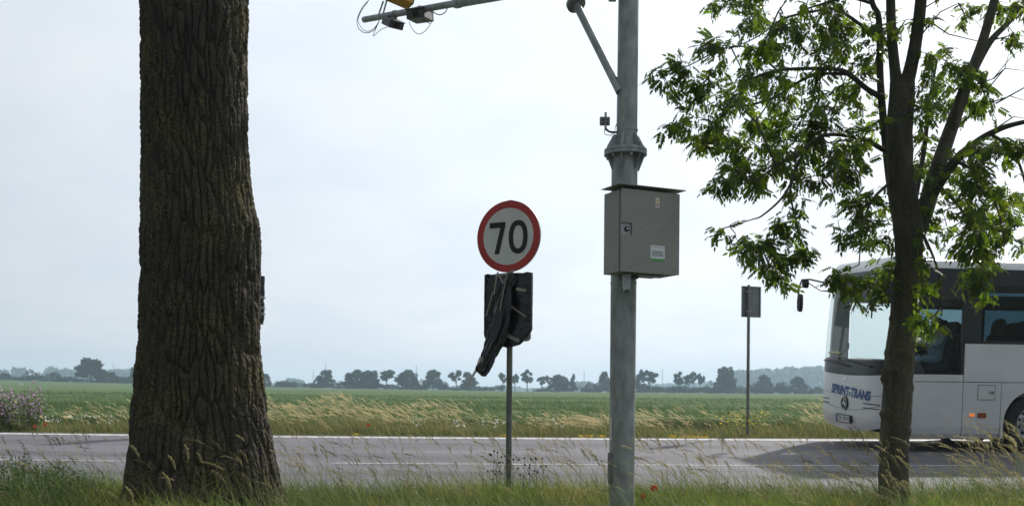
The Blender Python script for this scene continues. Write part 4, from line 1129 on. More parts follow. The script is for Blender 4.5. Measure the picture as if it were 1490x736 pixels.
cable_abs([(537, 0), (527, 12), (520, 28), (521, 40), (528, 47), (536, 48), (545, 43), (552, 30)], da)
cable_abs([(535, 4), (526, 16), (521, 30), (527, 42), (535, 46), (544, 42), (550, 34)], da + .05, .004)
cable_abs([(552, 31), (547, 42), (543, 53), (550, 47), (557, 42), (564, 40)], da, .004)
da = on_arm(620).y
cable_abs([(595, 32), (600, 43), (609, 50), (618, 46), (626, 36), (630, 27), (628, 18), (627, 10)], da, .004)
cable_abs([(614, 28), (620, 32), (626, 35)], da, .004)
cable_abs([(627, 12), (632, 19), (640, 22), (648, 18), (652, 10)], da - .1, .006)

# ------------------------------------------------------------------ signs on the far verge
fx = 1088; fd_ = float(yfar(P(fx, 600, 20.6).x)) + 1.1
q = P(fx, 600, fd_); gz = float(ground_z(q.x, fd_))
M_bk = mat('sign_back', (.20, .215, .22), .5, .4, var=.12, scale=5)
fs_ = empty('traffic_sign', (q.x, fd_, gz), 'grey back of a rectangular traffic sign on a thin post in dry grass', 'sign')
zt, zb = P(fx, 416, fd_).z - gz, P(fx, 461, fd_).z - gz
MB().tube([(0, 0, -.3), (0, 0, zt + .02)], .033, 12).build('post', M_steel, fs_, True)
Mb = Matrix.Rotation(R(18), 4, 'Z')
MB().prism([(-.16, zb), (.30, zb), (.30, zt), (-.16, zt)], (0, .06, 0), Mb @ Vector((1, 0, 0)), (0, 0, 1), -.004, .004).build('plate', M_bk, fs_)
for (a0, a1, b0, b1) in ((-.16, -.135, zb, zt), (.275, .30, zb, zt), (-.135, .275, zt - .025, zt), (-.135, .275, zb, zb + .025)):
    mb = MB(); mb.prism([(a0, b0), (a1, b0), (a1, b1), (a0, b1)], (0, .06, 0), Mb @ Vector((1, 0, 0)), (0, 0, 1), .0045, .022); mb.build('folded_rim', M_bk, fs_)
for z_ in (zb + .12, zt - .12):
    MB().box(-.06, .06, -.036, .055, z_ - .015, z_ + .015).build('clamp', M_galv2, fs_)
fx = 366; fd_ = float(yfar(-5.8)) + 1.5
q = P(fx, 600, fd_); gz = float(ground_z(q.x, fd_))
bs = empty('bagged_sign', (q.x, fd_, gz), 'sign wrapped in black film with grey tape bands half hidden behind the old trunk', 'sign')
zt, zb = P(fx, 402, fd_).z - gz, P(fx, 472, fd_).z - gz
MB().tube([(0, .05, -.3), (0, .05, zt)], .035, 12).build('post', M_steel, bs, True)
nu, nv = 48, 60
U, W = np.meshgrid(np.linspace(0, 1, nu, endpoint=False), np.linspace(0, 1, nv), indexing='ij'); a = U * 2 * math.pi; e = 5.0
hwid = .27
ex = hwid * np.sign(np.cos(a)) * np.abs(np.cos(a)) ** (2 / e); ey = .05 * np.sign(np.sin(a)) * np.abs(np.sin(a)) ** (2 / e)
Zf = zt + (zb - zt) * W
ex = ex * (1 - .1 * smooth(.85, 1, W) - .06 * np.exp(-((W - .5) / .05) ** 2)) + .02 * (fbm(np.stack([Zf * 7, ey * 9, ex * 3], -1).reshape(-1, 3), 3, 3).reshape(U.shape) - .5)
V = np.stack([ex, ey - .06, Zf], -1).reshape(-1, 3)
ii = np.arange(nu)[:, None]; jj = np.arange(nv - 1)[None]; i2 = (ii + 1) % nu
F = np.stack([ii * nv + jj, i2 * nv + jj, i2 * nv + jj + 1, ii * nv + jj + 1], -1).reshape(-1, 4)
np_mesh('wrapping_film', V, F, M_foil, bs, smooth_shade=True)
for f_ in (.44, .66, .78):
    z_ = zt + (zb - zt) * f_; MB().box(-hwid - .012, hwid + .012, -.125, .005, z_ - .03, z_ + .025).build('tape_band', M_tape2, bs, bevel=.01)

# ------------------------------------------------------------------ the coach
PHI = R(7.6)
B0 = Vector((7.10 - .62 * math.cos(PHI), 17.72 - .62 * math.sin(PHI)))
zB = float(road_z((yfar(8.5) - 17.72 - .2) * .99))
Mbus = Matrix.Translation((B0.x, B0.y, zB)) @ Matrix.Rotation(PHI, 4, 'Z') @ Matrix.Rotation(math.atan(BANK + .018), 4, 'X')
bus = empty('coach', label='white coach with dark windows and blue lettering driving along the far lane', cat='bus', M=Mbus)
BL, BW, BH = 11.9, 2.55, 3.42
M_wht = mat('coach_white', (.76, .77, .785), .32, var=.03, scale=1.5, coat=.4); M_wht2 = mat('coach_white_side', (.70, .715, .73), .35, var=.05, scale=1.2, coat=.3, bump=.001, bscale=2)
def grime(m_, zlo, zhi, amt):
    nt = m_.node_tree; b_ = nt.nodes['Principled BSDF']; lk = b_.inputs['Base Color'].links[0]; src = lk.from_socket
    co_ = nt.nodes.new('ShaderNodeTexCoord'); sp_ = nt.nodes.new('ShaderNodeSeparateXYZ'); nt.links.new(co_.outputs['Object'], sp_.inputs[0])
    r_ = nt.nodes.new('ShaderNodeMapRange'); r_.inputs['From Min'].default_value = zhi; r_.inputs['From Max'].default_value = zlo; nt.links.new(sp_.outputs['Z'], r_.inputs['Value'])
    mp_ = nt.nodes.new('ShaderNodeMapping'); mp_.inputs['Scale'].default_value = (1.6, 1, 5); nt.links.new(co_.outputs['Object'], mp_.inputs['Vector'])
    n_ = nt.nodes.new('ShaderNodeTexNoise'); n_.inputs['Scale'].default_value = 2.2; n_.inputs['Detail'].default_value = 7; nt.links.new(mp_.outputs[0], n_.inputs['Vector'])
    mu_ = nt.nodes.new('ShaderNodeMath'); mu_.operation = 'MULTIPLY'; nt.links.new(r_.outputs[0], mu_.inputs[0]); nt.links.new(n_.outputs['Fac'], mu_.inputs[1])
    m2_ = nt.nodes.new('ShaderNodeMath'); m2_.operation = 'MULTIPLY'; m2_.inputs[1].default_value = amt; nt.links.new(mu_.outputs[0], m2_.inputs[0])
    mx_ = nt.nodes.new('ShaderNodeMix'); mx_.data_type = 'RGBA'; mx_.inputs['B'].default_value = (.16, .145, .125, 1)
    nt.links.new(src, mx_.inputs['A']); nt.links.new(m2_.outputs[0], mx_.inputs['Factor']); nt.links.new(mx_.outputs['Result'], b_.inputs['Base Color'])
grime(M_wht2, .2, 1.5, .42); grime(M_wht, .2, 1.0, .35)
M_gap = mat('panel_gap', (.02, .02, .022), .7); M_trim = mat('black_trim', (.016, .017, .02), .25)
M_inner = mat('coach_interior', (.10, .10, .11), .8, var=.2, scale=4); M_seat = mat('seat_cloth', (.035, .04, .06), .9, var=.3, scale=8)
G_front = glass_mat('windscreen_glass', (.94, .965, .96), 1.0); G_side = glass_mat('tinted_glass', (.36, .46, .50), .8); G_drv = glass_mat('driver_glass', (.88, .92, .915), .7)
NSE = 5.2
def plan(a, z):
    """front of the coach: a in [-90, 90] degrees runs from the near side round to the far side"""
    sa, ca = math.sin(a), math.cos(a)
    t = math.copysign(abs(sa) ** (2 / NSE), sa); s = -.02 + .64 * (1 - abs(ca) ** (2 / NSE))
    rk = 0
    if z > 1.45: rk = .16 * ((z - 1.45) / 1.9) ** 1.5
    if z < .55: rk = .07 * ((.55 - z) / .25) ** 1.3
    if z > 3.26: rk += .08 * ((z - 3.26) / .2) ** 2
    k = abs(ca) ** .35
    return Vector((s + rk * k, BW / 2 + BW / 2 * t, z))
def front_patch(name, a0, a1, zlo, zhi, mt, parent, out=0.0, na=40, nz=10, thick=.02):
    """zlo, zhi: numbers or functions of t in [-1, 1]"""
    vs, fs = [], []
    for lay in (0, 1):
        for i in range(na + 1):
            a = R(a0 + (a1 - a0) * i / na)
            t = math.copysign(abs(math.sin(a)) ** (2 / NSE), math.sin(a))
            z0_ = zlo(t) if callable(zlo) else zlo; z1_ = zhi(t) if callable(zhi) else zhi
            for j in range(nz + 1):
                z = z0_ + (z1_ - z0_) * j / nz
                p = plan(a, z); p2 = plan(a + .01, z); tg = (p2 - p); n = Vector((-tg.y, tg.x, 0)).normalized()
                if n.dot(Vector((-1, t, 0))) < 0: n = -n
                vs.append(p + n * (out - lay * thick))
    m = nz + 1; k = (na + 1) * m
    for i in range(na):
        for j in range(nz):
            q = i * m + j
            fs += [(q, q + m, q + m + 1, q + 1), (k + q, k + q + 1, k + q + m + 1, k + q + m)]
    for i in range(na):
        q = i * m; fs.append((q, k + q, k + q + m, q + m)); q = i * m + nz; fs.append((q, q + m, k + q + m, k + q))
    for j in range(nz):
        q = j; fs.append((q, q + 1, k + q + 1, k + q)); q = na * m + j; fs.append((q, k + q, k + q + 1, q + 1))
    return MB().add(vs, fs).build(name, mt, parent, True, angle=50)
smile = lambda base, dip: (lambda t: base + dip * abs(t) ** 1.8)
# dark carrier behind the front panels
front_patch('front_frame', -90, 90, smile(.34, .14), 1.62, M_gap, bus, -.03)
bumper = front_patch('bumper', -90, 90, smile(.27, .17), smile(.66, .17), M_wht, bus, 0, 48, 10)
grille = front_patch('grille_panel', -62, 62, smile(.668, .17), smile(.935, .06), M_wht, bus, -.004, 40, 8)
front_patch('front_panel', -90, 90, smile(.943, .06), smile(1.315, .05), M_wht, bus, 0, 48, 8)
cowl = front_patch('windscreen_sill', -90, 90, smile(1.323, .05), smile(1.58, .03), M_trim, bus, -.006, 48, 6)
ws = front_patch('windscreen', -73, 73, smile(1.58, .03), 3.16, G_front, bus, -.01, 48, 16, .006)
front_patch('header_panel', -90, 90, 3.165, 3.235, M_trim, bus, -.004, 48, 3)
front_patch('roof_edge', -90, 90, 3.24, 3.44, M_wht, bus, 0, 48, 6, .03)
for s in (-1, 1):
    front_patch('pillar', s * 73.3, s * 90, 1.61, 3.16, M_wht, bus, 0, 8, 10, .04)
    hl = front_patch('headlamp', s * 62.8, s * 84, .845, 1.015, mat('lamp_glass', (.35, .37, .40), .12, .6), bus, -.004, 10, 4)
    front_patch('lamp_bezel', s * 66, s * 80, .88, .975, mat('lamp_inner', (.75, .77, .8), .1, .9), hl, .004, 8, 4, .01)
    front_patch('indicator', s * 80.5, s * 83.5, .86, 1.0, mat('amber_lens', (.7, .25, .03), .2), hl, .004, 3, 3, .01)
    front_patch('fog_lamp', s * 64, s * 72, .50, .58, mat('fog', (.12, .12, .13), .2, .5), bumper, .006, 6, 4, .012)
    for dz in (.74, .82):
        front_patch('grille_slot', s * 12, s * 48, dz, dz + .016, M_gap, grille, .003, 12, 1, .006)
def on_front(y, z, out=.01):
    t = (y - BW / 2) / (BW / 2); a = math.asin(math.copysign(abs(t) ** (NSE / 2), t)); p = plan(a, z)
    return Vector((p.x - out, y, z))
def front_text(p):   # text x -> towards the near side as read from outside
    return on_front(BW / 2 - .16 - p.x, p.y - .05 * p.x, .0035 + p.z)
M_blue = mat('lettering_blue', (.02, .075, .26), .4)
text_obj('lettering', 'SPRINT-TRANS', .225, M_blue, bus, Matrix.Translation((0, 1.0, 0)), front_text, bold=.013, shear=.22, space=1.0, extrude=.0)
bd_ = MB().lathe([(0, 0), (.125, 0), (.13, .01), (.13, .02), (0, .02)], on_front(BW / 2, .79, .026), (1, 0, 0), 32).build('badge', M_black, grille, True, angle=30)
M_chr = mat('chrome_trim', (.75, .76, .78), .15, 1)
MB().lathe([(.105, -.006), (.118, -.006), (.118, .002), (.105, .002)], on_front(BW / 2, .79, .026), (1, 0, 0), 32).build('badge_ring', M_chr, bd_)
st = MB(); o_ = on_front(BW / 2, .79, .030)
for k in range(3):
    a = R(90 + 120 * k); tip = (.11 * math.cos(a), .11 * math.sin(a)); l = (.024 * math.cos(a + R(60)), .024 * math.sin(a + R(60))); r_ = (.024 * math.cos(a - R(60)), .024 * math.sin(a - R(60)))
    st.add([o_ + Vector((-.008, 0, 0)), o_ + Vector((0, l[0], l[1])), o_ + Vector((0, tip[0], tip[1])), o_ + Vector((0, r_[0], r_[1]))], [(0, 1, 2), (0, 2, 3)])
st.build('badge_star', M_chr, bd_)
pl_o = on_front(BW / 2, .495, .03)
np_ = MB().box(pl_o.x - .012, pl_o.x + .02, BW / 2 - .30, BW / 2 + .30, .42, .57).build('plate_holder', M_black, bumper)
MB().box(pl_o.x - .018, pl_o.x - .013, BW / 2 - .262, BW / 2 + .262, .438, .552).build('number_plate', mat('plate_white', (.66, .68, .68), .4), np_)
MB().box(pl_o.x - .020, pl_o.x - .0185, BW / 2 + .215, BW / 2 + .260, .440, .550).build('blue_band', mat('plate_blue', (.02, .06, .35), .4), np_)
text_obj('plate_characters', 'CZN 597AT', .105, M_ink, np_, None, lambda p: Vector((pl_o.x - .0195, BW / 2 - .02 - p.x * .97, .495 + p.y)), bold=.002, extrude=.0)
MB().box(pl_o.x - .019, pl_o.x - .0125, BW / 2 - .04, BW / 2 + .16, .422, .434).build('red_print', mat('plate_red', (.5, .04, .03), .4), np_)
MB().lathe([(0, 0), (.03, 0), (.03, .01), (0, .01)], on_front(BW / 2, 1.25, .012), (1, 0, 0), 16).build('emblem', M_chr, bus)
for (y0, y1, zz0, zz1) in ((.35, 1.45, 1.50, 1.60), (1.15, 2.2, 1.48, 1.57)):     # wipers
    MB().tube([on_front(y0, zz0, .03), on_front((y0 + y1) / 2, (zz0 + zz1) / 2 + .01, .05), on_front(y1, zz1, .04)], .014, 6).build('wiper', M_black, bus)
# ----- shell
def side_panel(name, x0, x1, z0, z1, mt, y=0.0, th=.03, bev=.006, parent=None):
    s_ = 1 if y < 1 else -1
    return MB().box(x0, x1, min(y, y + s_ * th), max(y, y + s_ * th), z0, z1).build(name, mt, parent or bus, bevel=bev)
WX, WR = 2.97, .515
RX = 9.3
for y in (0.0, BW):
    s_ = 1 if y < 1 else -1
    yi = y + s_ * .032
    MB().box(1.58, BL - .06, min(yi, yi + s_ * .03), max(yi, yi + s_ * .03), 1.20, 1.99).build('inner_wall', M_gap, bus)
    MB().box(.64, 1.575, min(yi, yi + s_ * .03), max(yi, yi + s_ * .03), 1.20, 1.395).build('inner_wall', M_gap, bus)
    lows = [(.625, 1.562), (1.575, 2.30)]
    x = RX + .68
    segs_ = [(.625, 1.562), (1.575, 2.30), (3.66, 5.2), (5.212, 6.9), (6.912, 8.61), (10.0, 11.86)]
    for x0, x1 in segs_:
        pan = MB(); # slightly tucked under at the bottom
        prof = [(y, 1.252), (y, .45), (y + s_ * .015, .33), (y + s_ * .05, .25), (y + s_ * .08, .25), (y + s_ * .03, .45), (y + s_ * .03, 1.252)]
        n = len(prof); vs = [(x0, a, b_) for a, b_ in prof] + [(x1, a, b_) for a, b_ in prof]
        fs = [(i, (i + 1) % n, n + (i + 1) % n, n + i) for i in range(n)] + [tuple(range(n)), tuple(range(2 * n - 1, n - 1, -1))]
        pan.add(vs, fs).build('lower_panel', M_wht2, bus)
    for wx, x0, x1 in ((WX, 2.312, 3.648), (RX, 8.622, 9.988)):         # wheel arches
        arch = []
        for k in range(25):
            a = math.pi * k / 24; arch.append((wx + .60 * math.cos(a), .515 + .60 * math.sin(a)))
        poly = [(x1, .25), (x1, 1.252), (x0, 1.252), (x0, .25), (wx - .60, .25)] + arch[::-1] + [(wx + .60, .25)]
        # as quads from the arch up to the top edge
        vs, fs = [], []
        aa = [(wx - .60, .25)] + arch[::-1] + [(wx + .60, .25)]
        for (ax_, az_) in aa:
            for yy in (y, y + s_ * .03): vs += [(ax_, yy, az_), (ax_, yy, 1.252)]
        for i in range(len(aa) - 1):
            q = i * 4; fs += [(q, q + 1, q + 5, q + 4), (q + 2, q + 6, q + 7, q + 3), (q, q + 4, q + 6, q + 2), (q + 1, q + 3, q + 7, q + 5)]
        pan = MB().add(vs, fs); pan.box(x0, wx - .60, min(y, y + s_ * .03), max(y, y + s_ * .03), .25, 1.252); pan.box(wx + .60, x1, min(y, y + s_ * .03), max(y, y + s_ * .03), .25, 1.252)
        pan.build('wheel_arch', M_wht2, bus)
        MB().lathe([(.615, 0), (.615, .5)], (wx, y + s_ * .03, .515), (0, s_, 0), 28).build('wheel_well', M_gap, bus)
    side_panel('waist_panel', 1.575, BL - .04, 1.262, 1.94, M_wht2, y)
    side_panel('driver_sill', .625, 1.562, 1.262, 1.385, M_wht2, y)
    side_panel('window_header', 1.575, BL - .04, 2.98, 3.262, M_trim, y - s_ * .001 * 0, .03, 0)
    side_panel('window_header', .625, 1.57, 2.72, 3.262, M_trim, y, .03, 0)
    gl = side_panel('side_glass', .66, 1.50, 1.40, 2.715, G_drv, y + s_ * .008, .006, 0)
    MB().box(.76 + .33, .76 + .355, y - .0 if s_ > 0 else y - .02, y + .02 if s_ > 0 else y, 2.42, 2.71).build('glass_divider', M_trim, gl)
    side_panel('window_pillar', 1.505, 1.86, 1.945, 2.977, M_trim, y, .03, 0)
    side_panel('window_pillar', 1.505, 1.57, 1.39, 1.942, M_trim, y, .03, 0)
    side_panel('window_sill', 1.865, BL - .04, 1.943, 2.0, M_trim, y, .03, 0)
    edges = [1.865, 3.5, 5.15, 6.8, 8.45, 10.1, 11.75]
    for k in range(6):
        side_panel('side_glass', edges[k] + (.06 if k else 0), edges[k + 1] - .0, 2.003, 2.977, G_side, y + s_ * .008, .006, 0)
        if k: side_panel('window_pillar', edges[k] + .002, edges[k] + .058, 2.003, 2.977, M_trim, y, .03, 0)
# fuel flap and side lamps on the near side
flap = MB().box(1.86, 2.18, -.004, .0, .95, 1.20).build('service_flap', M_wht2, bus, bevel=.0015)
MB().box(2.06, 2.16, -.009, -.0045, 1.05, 1.10).build('handle', M_galv2, flap)
MB().box(2.12, 2.155, -.011, -.0095, 1.065, 1.085).build('latch', M_black, flap)
MB().box(1.85, 2.19, -.0015, .0, .94, 1.21).build('flap_seam', M_gap, flap)
def amber(name, x0, x1, z0, z1, strength, colr):
    m_ = mat(name + '_lens', colr, .25)
    if strength:
        m_.node_tree.nodes['Principled BSDF'].inputs['Emission Color'].default_value = (1, .25, .03, 1); m_.node_tree.nodes['Principled BSDF'].inputs['Emission Strength'].default_value = strength
    MB().box(x0, x1, -.016, -.001, z0, z1).build(name, m_, bus, bevel=.004)
amber('side_marker', 1.71, 1.80, .645, .695, .5, (.8, .25, .02)); amber('side_indicator', 1.865, 2.03, .62, .71, 0, (.30, .06, .015))
# roof
rf = MB(); n_ = 13; sec = []
for k in range(n_):
    a = R(180 - 180 * k / (n_ - 1)); e_ = .45
    sec.append((BW / 2 + (BW / 2) * math.copysign(abs(math.cos(a)) ** e_, math.cos(a)), 3.266 + .20 * abs(math.sin(a)) ** e_))
xsR = [.62, .9, 2, 4, 6, 8, 10, 11.5, BL - .05]
vs = [(x, y, z) for x in xsR for (y, z) in sec]; fs = []
for i in range(len(xsR) - 1):
    for k in range(n_ - 1): q = i * n_ + k; fs.append((q, q + 1, q + n_ + 1, q + n_))
fs.append(tuple(range(n_))); fs.append(tuple((len(xsR) - 1) * n_ + k for k in range(n_)))
roof = rf.add(vs, fs).build('roof', M_wht, bus, True, angle=60)
front_patch('roof_nose', -90, 90, 3.445, 3.463, M_wht, roof, -.02, 40, 1, .75)
MB().box(4.2, 6.2, .4, 2.15, 3.40, 3.53).build('roof_unit', M_wht, roof, bevel=.05)
MB().box(BL - .05, BL, .03, BW - .03, .35, 3.3).build('rear_wall', M_wht2, bus, bevel=.02)
MB().box(.65, BL - .06, .1, BW - .1, .98, 1.06).build('floor', M_inner, bus)
MB().box(.3, 2.3, .09, BW - .09, .30, .36).build('undertray', M_gap, bus); MB().box(3.7, 8.6, .09, BW - .09, .30, .36).build('undertray', M_gap, bus); MB().box(10.0, BL - .1, .09, BW - .09, .30, .36).build('undertray', M_gap, bus)
MB().box(1.7, BL - .1, .45, BW - .45, 2.98, 3.0).build('ceiling', M_inner, bus)
MB().box(.62, BL - .1, .12, .5, 2.62, 2.8).build('luggage_rack', M_inner, bus); 
MB().box(2.0, BL - .1, BW - .5, BW - .12, 2.62, 2.8).build('luggage_rack', M_inner, bus)
db = MB(); db.prism([(.34, 1.02), (.95, 1.02), (.95, 1.45), (.82, 1.62), (.5, 1.60), (.34, 1.5)], (0, BW - .2, 0), (1, 0, 0), (0, 0, 1), 0, BW - .4); db.build('dashboard', M_inner, bus, bevel=.03)
hb_ = MB(); hb_.lathe([(.19, -.012), (.215, 0), (.19, .012), (.178, 0), (.19, -.012)], (1.02, .65, 1.72), (-.6, 0, .8), 28); hb_.tube([(1.02, .65, 1.72), (.86, .65, 1.5)], .03, 8); hb_.tube([(1.02, .46, 1.72), (1.02, .84, 1.72)], .012, 6)
hb_.build('steering_wheel', M_black, bus, True)
# grab rail and small fan seen through the windscreen
MB().tube([on_front(2.3, 1.72, -.08), on_front(2.0, 1.73, -.1), on_front(1.7, 1.70, -.12)], .018, 8).build('grab_rail', mat('rail_yellow', (.6, .45, .08), .4), bus, True)
MB().tube([on_front(1.75, 1.70, -.10), on_front(1.55, 1.82, -.12)], .015, 6).build('phone_mount', M_black, bus)
MB().box(*[c_ for c_ in (.10, .14)], 1.50, 1.6, 1.80, 1.92).build('phone_mount', M_black, bus, bevel=.01)
MB().box(.98, 1.05, .95, 1.0, 1.06, 2.0).build('partition_post', M_trim, bus)
# wheels
def wheel(x, y, s_):
    w = MB().lathe([(.30, .0), (.45, -.012), (.50, .015), (WR, .05), (WR, .25), (.49, .28), (.30, .28)], (x, y, WR), (0, s_, 0), 48).build('wheel', M_rubber, bus, True, angle=35)
    MB().lathe([(.0, .07), (.09, .06), (.10, .03), (.13, .03), (.15, .075), (.24, .09), (.275, .03), (.285, .005), (.305, .0), (.305, .03)], (x, y, WR), (0, s_, 0), 40).build('rim', mat('rim_alloy', (.5, .51, .52), .35, .8), w, True, angle=30)
    for k in range(10):
        a = 2 * math.pi * k / 10; MB().lathe([(0, .03), (.016, .03), (.016, .075)], (x + .165 * math.cos(a), y, WR + .165 * math.sin(a)), (0, s_, 0), 6).build('wheel_nut', M_chr, w)
        MB().lathe([(.0, .0), (.028, .0), (.028, .01)], (x + .215 * math.cos(a + .3), y + s_ * .066, WR + .215 * math.sin(a + .3)), (0, s_, 0), 10).build('rim_hole', M_gap, w)
for x in (WX, RX):
    wheel(x, .05, 1); wheel(x, BW - .05, -1)
    MB().tube([(x, .2, WR), (x, BW - .2, WR)], .07, 10).build('axle', M_gap, bus)
# mirrors on their arms
def mirror(pts, heads):
    mr = MB(); mr.tube(pts, .018, 8); ob = mr.build('mirror_arm', M_black, bus, True)
    for (c_, rx_, rz_, dx_) in heads:
        mb = MB(); vs = []
        nn_ = 16
        for dxx, sc in ((-.06, .55), (-.05, .9), (0, 1), (.04, .97), (.045, .0)):
            for k in range(nn_):
                a = 2 * math.pi * k / nn_; vs.append((c_[0] + dxx * dx_, c_[1] + rx_ * sc * math.copysign(abs(math.cos(a)) ** .7, math.cos(a)), c_[2] + rz_ * sc * math.copysign(abs(math.sin(a)) ** .7, math.sin(a))))
        fs = [(i * nn_ + k, i * nn_ + (k + 1) % nn_, (i + 1) * nn_ + (k + 1) % nn_, (i + 1) * nn_ + k) for i in range(4) for k in range(nn_)] + [tuple(range(nn_))]
        mb.add(vs, fs).build('mirror_head', M_black, ob, True)
mirror([(.26, 2.30, 3.10), (.05, 2.42, 3.10), (-.25, 2.52, 3.17), (-.38, 2.58, 3.16), (-.43, 2.60, 3.0), (-.44, 2.60, 2.68)], [((-.30, 2.58, 3.08), .06, .085, 1.1), ((-.40, 2.59, 2.70), .08, .185, .75)])
MB().tube([(.26, 2.34, 2.99), (.08, 2.44, 2.94), (-.03, 2.47, 2.95), (-.32, 2.55, 3.14)], .014, 8).build('mirror_arm', M_black, bus, True)
mirror([(.42, .22, 3.0), (.25, -.05, 3.04), (.30, -.22, 2.98), (.35, -.24, 2.7)], [((.42, -.24, 2.50), .10, .24, 1.4)])

# seats
seat0 = None
def seat(x, y):
    mb = MB(); mb.box(x, x + .45, y, y + .44, 1.42, 1.54)
    st_ = mb.build('seat', M_seat, bus, bevel=.04)
    b2 = MB(); b2.prism([(.40, 1.48), (.52, 1.48), (.64, 2.12), (.53, 2.12)], (x, y + .43, 0), (1, 0, 0), (0, 0, 1), 0, .42); b2.build('backrest', M_seat, st_, bevel=.03)
    b3 = MB(); b3.prism([(.54, 2.10), (.63, 2.10), (.66, 2.34), (.57, 2.34)], (x, y + .36, 0), (1, 0, 0), (0, 0, 1), 0, .28); b3.build('headrest', M_seat, st_, bevel=.04)
    MB().box(x + .05, x + .4, y + .05, y + .39, 1.06, 1.42).build('seat_base', M_inner, st_)
seat(1.12, .42)
rows = [2.15 + .86 * k for k in range(10)]
for x in rows:
    for y in (.12, .58, 1.52, 1.98): seat(x, y)

# people in the coach
def person(lx, ly, lz, shirt, hair, label, arms='lap', skin=(.35, .22, .16)):
    """seated figure; lx.. = seat point in coach coordinates, facing the front (-x)"""
    Mp = Mbus @ Matrix.Translation((lx, ly, lz))
    root = empty('person', label=label, cat='person', M=Mp, group=None)
    verts = [(0, 0, .10), (.03, 0, .26), (.06, 0, .42), (.06, 0, .52), (.05, 0, .60), (.03, 0, .70), (.02, 0, .79)]
    rad = [.15, .14, .165, .12, .055, .088, .075]; ed = [(i, i + 1) for i in range(6)]
    for s in (-1, 1):
        b0 = len(verts)
        if arms == 'wheel': ch = [(.06, s * .17, .50), (-.08, s * .24, .34), (-.26, s * .20, .36), (-.34, s * .18, .39)]
        else: ch = [(.06, s * .17, .50), (.04, s * .25, .26), (-.18, s * .16, .16), (-.26, s * .12, .16)]
        verts += ch; rad += [.068, .052, .042, .036]; ed += [(3, b0), (b0, b0 + 1), (b0 + 1, b0 + 2), (b0 + 2, b0 + 3)]
        hnd = Vector(ch[-1])
        for k in range(5):          # fingers; the thumb leaves the side of the palm
            yy = s * (.03 - .018 * k) if k < 4 else s * -.05
            f0 = len(verts); o1 = hnd + Vector((-.045, yy, 0)) if k < 4 else hnd + Vector((-.01, yy, .01)); o2 = o1 + (Vector((-.035, 0, -.02)) if k < 4 else Vector((-.03, -s * .01, 0)))
            verts += [tuple(o1), tuple(o2)]; rad += [.011, .009]; ed += [(b0 + 3, f0), (f0, f0 + 1)]
        l0 = len(verts); verts += [(-.02, s * .10, .08), (-.42, s * .14, .10), (-.46, s * .13, -.30), (-.60, s * .13, -.37)]; rad += [.10, .075, .052, .045]; ed += [(0, l0), (l0, l0 + 1), (l0 + 1, l0 + 2), (l0 + 2, l0 + 3)]
    me = bpy.data.meshes.new('body'); me.from_pydata(verts, ed, []); me.update()
    o = bpy.data.objects.new('body', me); link(o, root)
    md = o.modifiers.new('skin', 'SKIN'); 
    for i, v in enumerate(me.skin_vertices[0].data): v.radius = (rad[i], rad[i]); v.use_root = (i == 0)
    o.modifiers.new('sub', 'SUBSURF').levels = 1; o.modifiers['sub'].render_levels = 2
    m_ = bpy.data.materials.new('clothes_and_skin'); m_.use_nodes = True; nt = m_.node_tree; b_ = nt.nodes['Principled BSDF']
    co_ = nt.nodes.new('ShaderNodeTexCoord'); sp_ = nt.nodes.new('ShaderNodeSeparateXYZ'); nt.links.new(co_.outputs['Object'], sp_.inputs[0])
    gt = nt.nodes.new('ShaderNodeMath'); gt.operation = 'GREATER_THAN'; gt.inputs[1].default_value = .55; nt.links.new(sp_.outputs['Z'], gt.inputs[0])
    mm = nt.nodes.new('ShaderNodeMix'); mm.data_type = 'RGBA'; mm.inputs['A'].default_value = (*shirt, 1); mm.inputs['B'].default_value = (*skin, 1)
    nt.links.new(gt.outputs[0], mm.inputs['Factor']); nt.links.new(mm.outputs['Result'], b_.inputs['Base Color']); b_.inputs['Roughness'].default_value = .8
    me.materials.append(m_)
    hm = MB(); hv = []
    hm.lathe([(.0, .125), (.05, .118), (.085, .085), (.098, .04), (.098, .0), (.088, -.05), (.06, -.08)], (.04, 0, .735), (.12, 0, 1), 18); hm.build('hair', mat('hair', hair, .7), root, True, angle=80)
    fc = MB(); fc.prism([(-.012, -.02), (.012, -.02), (.004, .03), (-.004, .03)], (-.058, 0, .70), (0, 1, 0), (0, 0, 1), -.02, .012); fc.build('nose', mat('skin', skin, .6), root)
    for s in (-1, 1):
        MB().lathe([(0, -.008), (.010, -.004), (.010, .004), (0, .006)], (-.052, s * .032, .745), (1, 0, 0), 8).build('eye', M_ink, root)
        MB().lathe([(0, -.010), (.024, -.006), (.024, .006), (0, .010)], (.035, s * .092, .725), (0, 1, 0), 10).build('ear', mat('skin', skin, .6), root)
    MB().box(-.062, -.05, -.024, .024, .655, .664).build('mouth', mat('lips', (.25, .1, .09), .6), root)
    return root
person(1.36, .64, 1.56, (.22, .30, .42), (.03, .02, .015), 'coach driver in a light blue shirt holding the steering wheel', 'wheel')
cloth = [(.05, .05, .06), (.14, .05, .05), (.05, .08, .10), (.12, .12, .11), (.03, .04, .08), (.10, .09, .06)]
who = ['passenger in dark clothes on the first seat behind the driver', 'passenger in a dull red top two rows behind the driver', 'passenger in teal clothes seated across the aisle from the driver', 'passenger in a grey top in the second row across the aisle', 'passenger in navy clothes by the far window in the third row', 'passenger in an olive top beside the near window in the fourth row']
for k, (rx_, ry_) in enumerate(((0, .34), (1, .34), (0, 2.2), (1, 1.74), (2, 2.2), (3, .34))):
    person(rows[rx_] + .27, ry_, 1.55, cloth[k], (.03, .022, .018), who[k])

